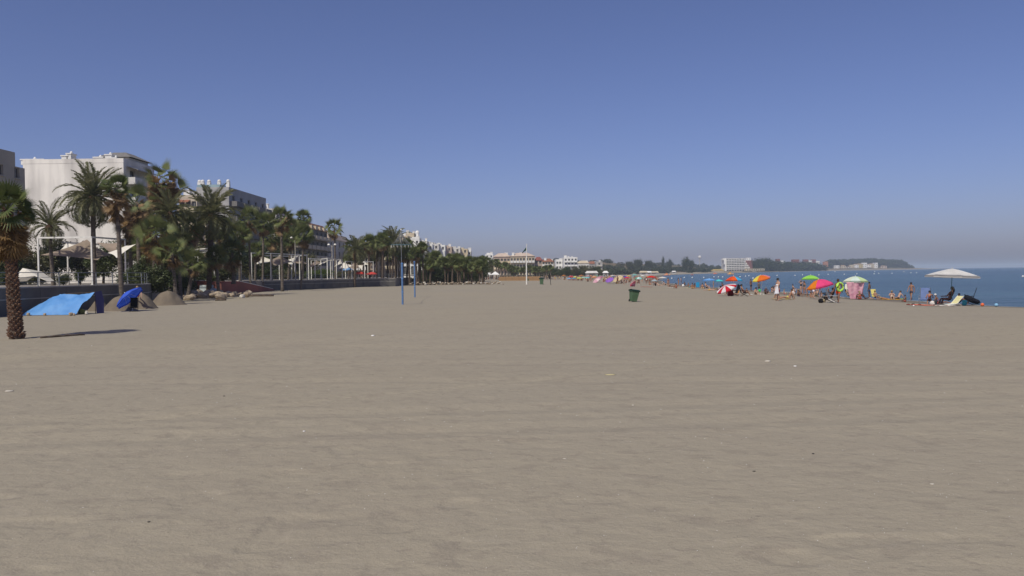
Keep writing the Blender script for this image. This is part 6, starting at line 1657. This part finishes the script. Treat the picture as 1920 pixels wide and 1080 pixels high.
# buoys and boats
for i, (px, py) in enumerate([(1259.6, 522.5), (1283, 521), (1298, 521), (1319.5, 521), (1338.7, 519.7), (1347, 520), (1355, 520), (1387.6, 519.6), (1398, 518.5), (1404, 517.7), (1412, 522.6), (1457, 517), (1490.6, 517), (1504.7, 516), (1535.4, 516), (1552.8, 515), (1565.6, 509.7), (1582.8, 515), (1606.6, 514), (1640, 509.7), (1639, 514), (1647.7, 513), (1672.5, 513), (1694.8, 510), (1708, 512), (1718.7, 512), (1918, 519)]):
    b = G(px, py, SEA_Z); rr = max(.3, min(.9, .00055 * b.y))
    tag(MB().ell((0, 0, rr * .45), rr, rr, rr, 12, 8).lathe([(.0, rr * 1.6), (rr * .18, rr * 1.5), (rr * .2, rr * 1.2)], 8).build('buoy', M_white2, None, True, loc=b), 'white round swimming area buoy floating off the beach', 'buoy', 'white buoys marking the swimming area')
def pedalo(px, py, col, label, s=1.0):
    b = G(px, py, SEA_Z); r = empty('pedal_boat', b, .4, label, 'boat'); r.scale = (s,) * 3
    for x in (-.7, .7):
        MB().tube([(x, -1.6, .3), (x, -1.2, .15), (x, 1.4, .15), (x, 1.7, .35)], [.12, .3, .3, .12], 8).build('float', cl(col), r)
    MB().box(-.9, .9, -.9, 1.0, .42, .55).build('deck', cl('#f0e8d0'), r)
    MB().box(-.6, .6, .4, .6, .56, 1.1).build('seat', cl(col), r)
pedalo(1370, 514.5, '#e8a030', 'orange and yellow pedal boat in front of the hotel', 1.6)
pedalo(1341, 513.8, '#e06040', 'small red orange boat left of the pedal boat', 1.3)
pedalo(1298, 516, '#903040', 'dark red boat at the left of the bay', .9)
pedalo(1251, 516.3, '#e08040', 'orange boat drawn up where the far beach meets the bay', 1.6)
# pale clutter on the far beach at the back of the crowd
rg = random.Random(9)
vsl = ['long white beach hut row at the back of the far crowd, left part', 'white beach hut at the back of the far crowd, middle', 'cream awning tent at the back of the far crowd', 'pale tent with white peak at the curve of the bay', 'small white hut at the curve of the bay', 'white low hut under the dark trees on the far shore']
for i, (px, wp, Y, m_) in enumerate([(1110, 22, 400, M_white), (1136, 9, 430, M_white2), (1207, 14, 560, M_cream), (1217, 10, 640, M_white2), (1226, 18, 700, M_cream), (1264, 7, 860, M_white2)]):
    a = D(px, 516, Y); wd = wp / F * Y; z = gz(a.x, Y)
    r = empty('beach_hut', (a.x, Y, z), 0, vsl[i], 'hut')
    MB().box(-wd / 2, wd / 2, 0, 3, 0, 2.2).build('wall', M_grey, r)
    MB().add([(-wd / 2 - .3, -.6, 2.1), (wd / 2 + .3, -.6, 2.1), (wd / 2 + .3, 3.4, 2.3), (-wd / 2 - .3, 3.4, 2.3), (-wd / 2 + .5, 1.4, 3.2), (wd / 2 - .5, 1.4, 3.2)], [(0, 1, 5, 4), (1, 2, 5), (2, 3, 4, 5), (3, 0, 4), (3, 2, 1, 0)]).build('roof', m_, r)
    MB().box(-wd / 4, wd / 4, -.02, -.003, .8, 1.9).build('opening', M_dkgrey, r)

# ------------------------------------------------------------------ shells, stones and litter on the near sand
def bit(px, py, s_, m, label, cat, name, flat=.4, long_=1.0):
    b = GG(px, py); me = MB().ell((0, 0, s_ * flat * .4), s_ * long_, s_, s_ * flat, 7, 4)
    me.v = [(x * (1 + .3 * math.sin(y * 90 / s_ * .02)), y, z) for x, y, z in me.v]
    tag(me.build(name, m, None, True, loc=b), label, cat)
bit(570, 809, .022, M_white2, 'bright white shell on the near sand left of centre', 'shell', 'shell')
bit(699, 630, .06, M_white2, 'white crumpled scrap on the sand below the net posts', 'litter', 'paper_scrap', .5, 1.3)
bit(1145, 703, .06, paint('straw', (.55, .48, .25)), 'straw coloured leaf scrap below the nearest bin', 'litter', 'leaf_scrap', .2, 2.2)
bit(1748, 908, .016, M_rockw, 'white shell on the near sand at the lower right', 'shell', 'shell', .4, 1.6)
bit(1059, 860, .012, M_rockw, 'thin white straw on the near sand at the centre', 'litter', 'paper_scrap', .4, 2)
bit(420, 743, .022, M_black, 'black pebble on the sand below the ramp', 'pebble', 'pebble')
bit(279, 979, .011, M_black, 'black pebble on the near sand at the lower left', 'pebble', 'pebble', .5, 1.5)
bit(1525, 851, .016, M_black, 'black pebble on the right part of the near sand', 'pebble', 'pebble')
bit(1414, 884, .012, M_black, 'black twig stub right of centre on the near sand', 'pebble', 'pebble', .5, 1.6)
bit(17, 734, .06, M_rockw, 'pale flat scrap at the left edge below the nearest palm', 'litter', 'paper_scrap', .3, 1.6)
bit(1440, 678, .06, M_rockw, 'pale scrap on the sand right of the nearest bin', 'litter', 'paper_scrap', .4, 1.3)
bit(1491, 687, .04, M_white2, 'white shell on the sand right of the nearest bin', 'shell', 'shell')
bit(1187, 760, .02, M_rockw, 'white shell below the straw coloured scrap', 'shell', 'shell')
for (nm, m, cnt, sd, lb) in (('shell_fragments', M_white2, 800, 3, 'scattered tiny pale shell fragments on the sand'), ('dark_grit', M_black, 380, 4, 'scattered tiny dark grit and twigs on the sand')):
    rg = random.Random(sd); mb = MB()
    for _ in range(cnt):
        px = rg.uniform(-60, 1980); py = rg.choice([rg.uniform(620, 1090), rg.uniform(700, 1090)])
        b = GG(px, py) if False else G(px, py, 0); b.z = 0
        s_ = b.y / F * rg.choice([.4, .5, .6, .8, 1.2]) * (1.0 if m is M_rockw else .8)
        mb.add([b + Vector((-s_, 0, 0)), b + Vector((0, -s_ * .8, 0)), b + Vector((s_ * rg.uniform(.8, 1.6), 0, 0)), b + Vector((0, s_, 0)), b + Vector((0, 0, s_ * .7))], [(0, 1, 4), (1, 2, 4), (2, 3, 4), (3, 0, 4)])
    A_ = np.array(mb.v); zz = gzn(A_[::5, 0], A_[::5, 1]); A_[:, 2] += np.repeat(zz, 5) 
    mb.v = [tuple(v) for v in A_]
    tag(mb.build(nm, m), lb, 'litter' if m is M_black else 'shells', kind='stuff')

# ------------------------------------------------------------------ air
HAZE = 0.00016
mb = MB().box(-5500, 12500, -600, 12500, -5.5, 46)
o = mb.build('haze', None)
m = bpy.data.materials.new('haze_air'); m.use_nodes = True
N = m.node_tree.nodes; N.remove(N['Principled BSDF'])
pv = N.new('ShaderNodeVolumePrincipled')
pv.inputs['Color'].default_value = (.76, .86, 1.0, 1)
pv.inputs['Density'].default_value = HAZE
pv.inputs['Anisotropy'].default_value = 0.0
m.node_tree.links.new(pv.outputs[0], N['Material Output'].inputs['Volume'])
o.data.materials.append(m)
tag(o, 'thin bluish haze over the bay', 'haze', kind='stuff')
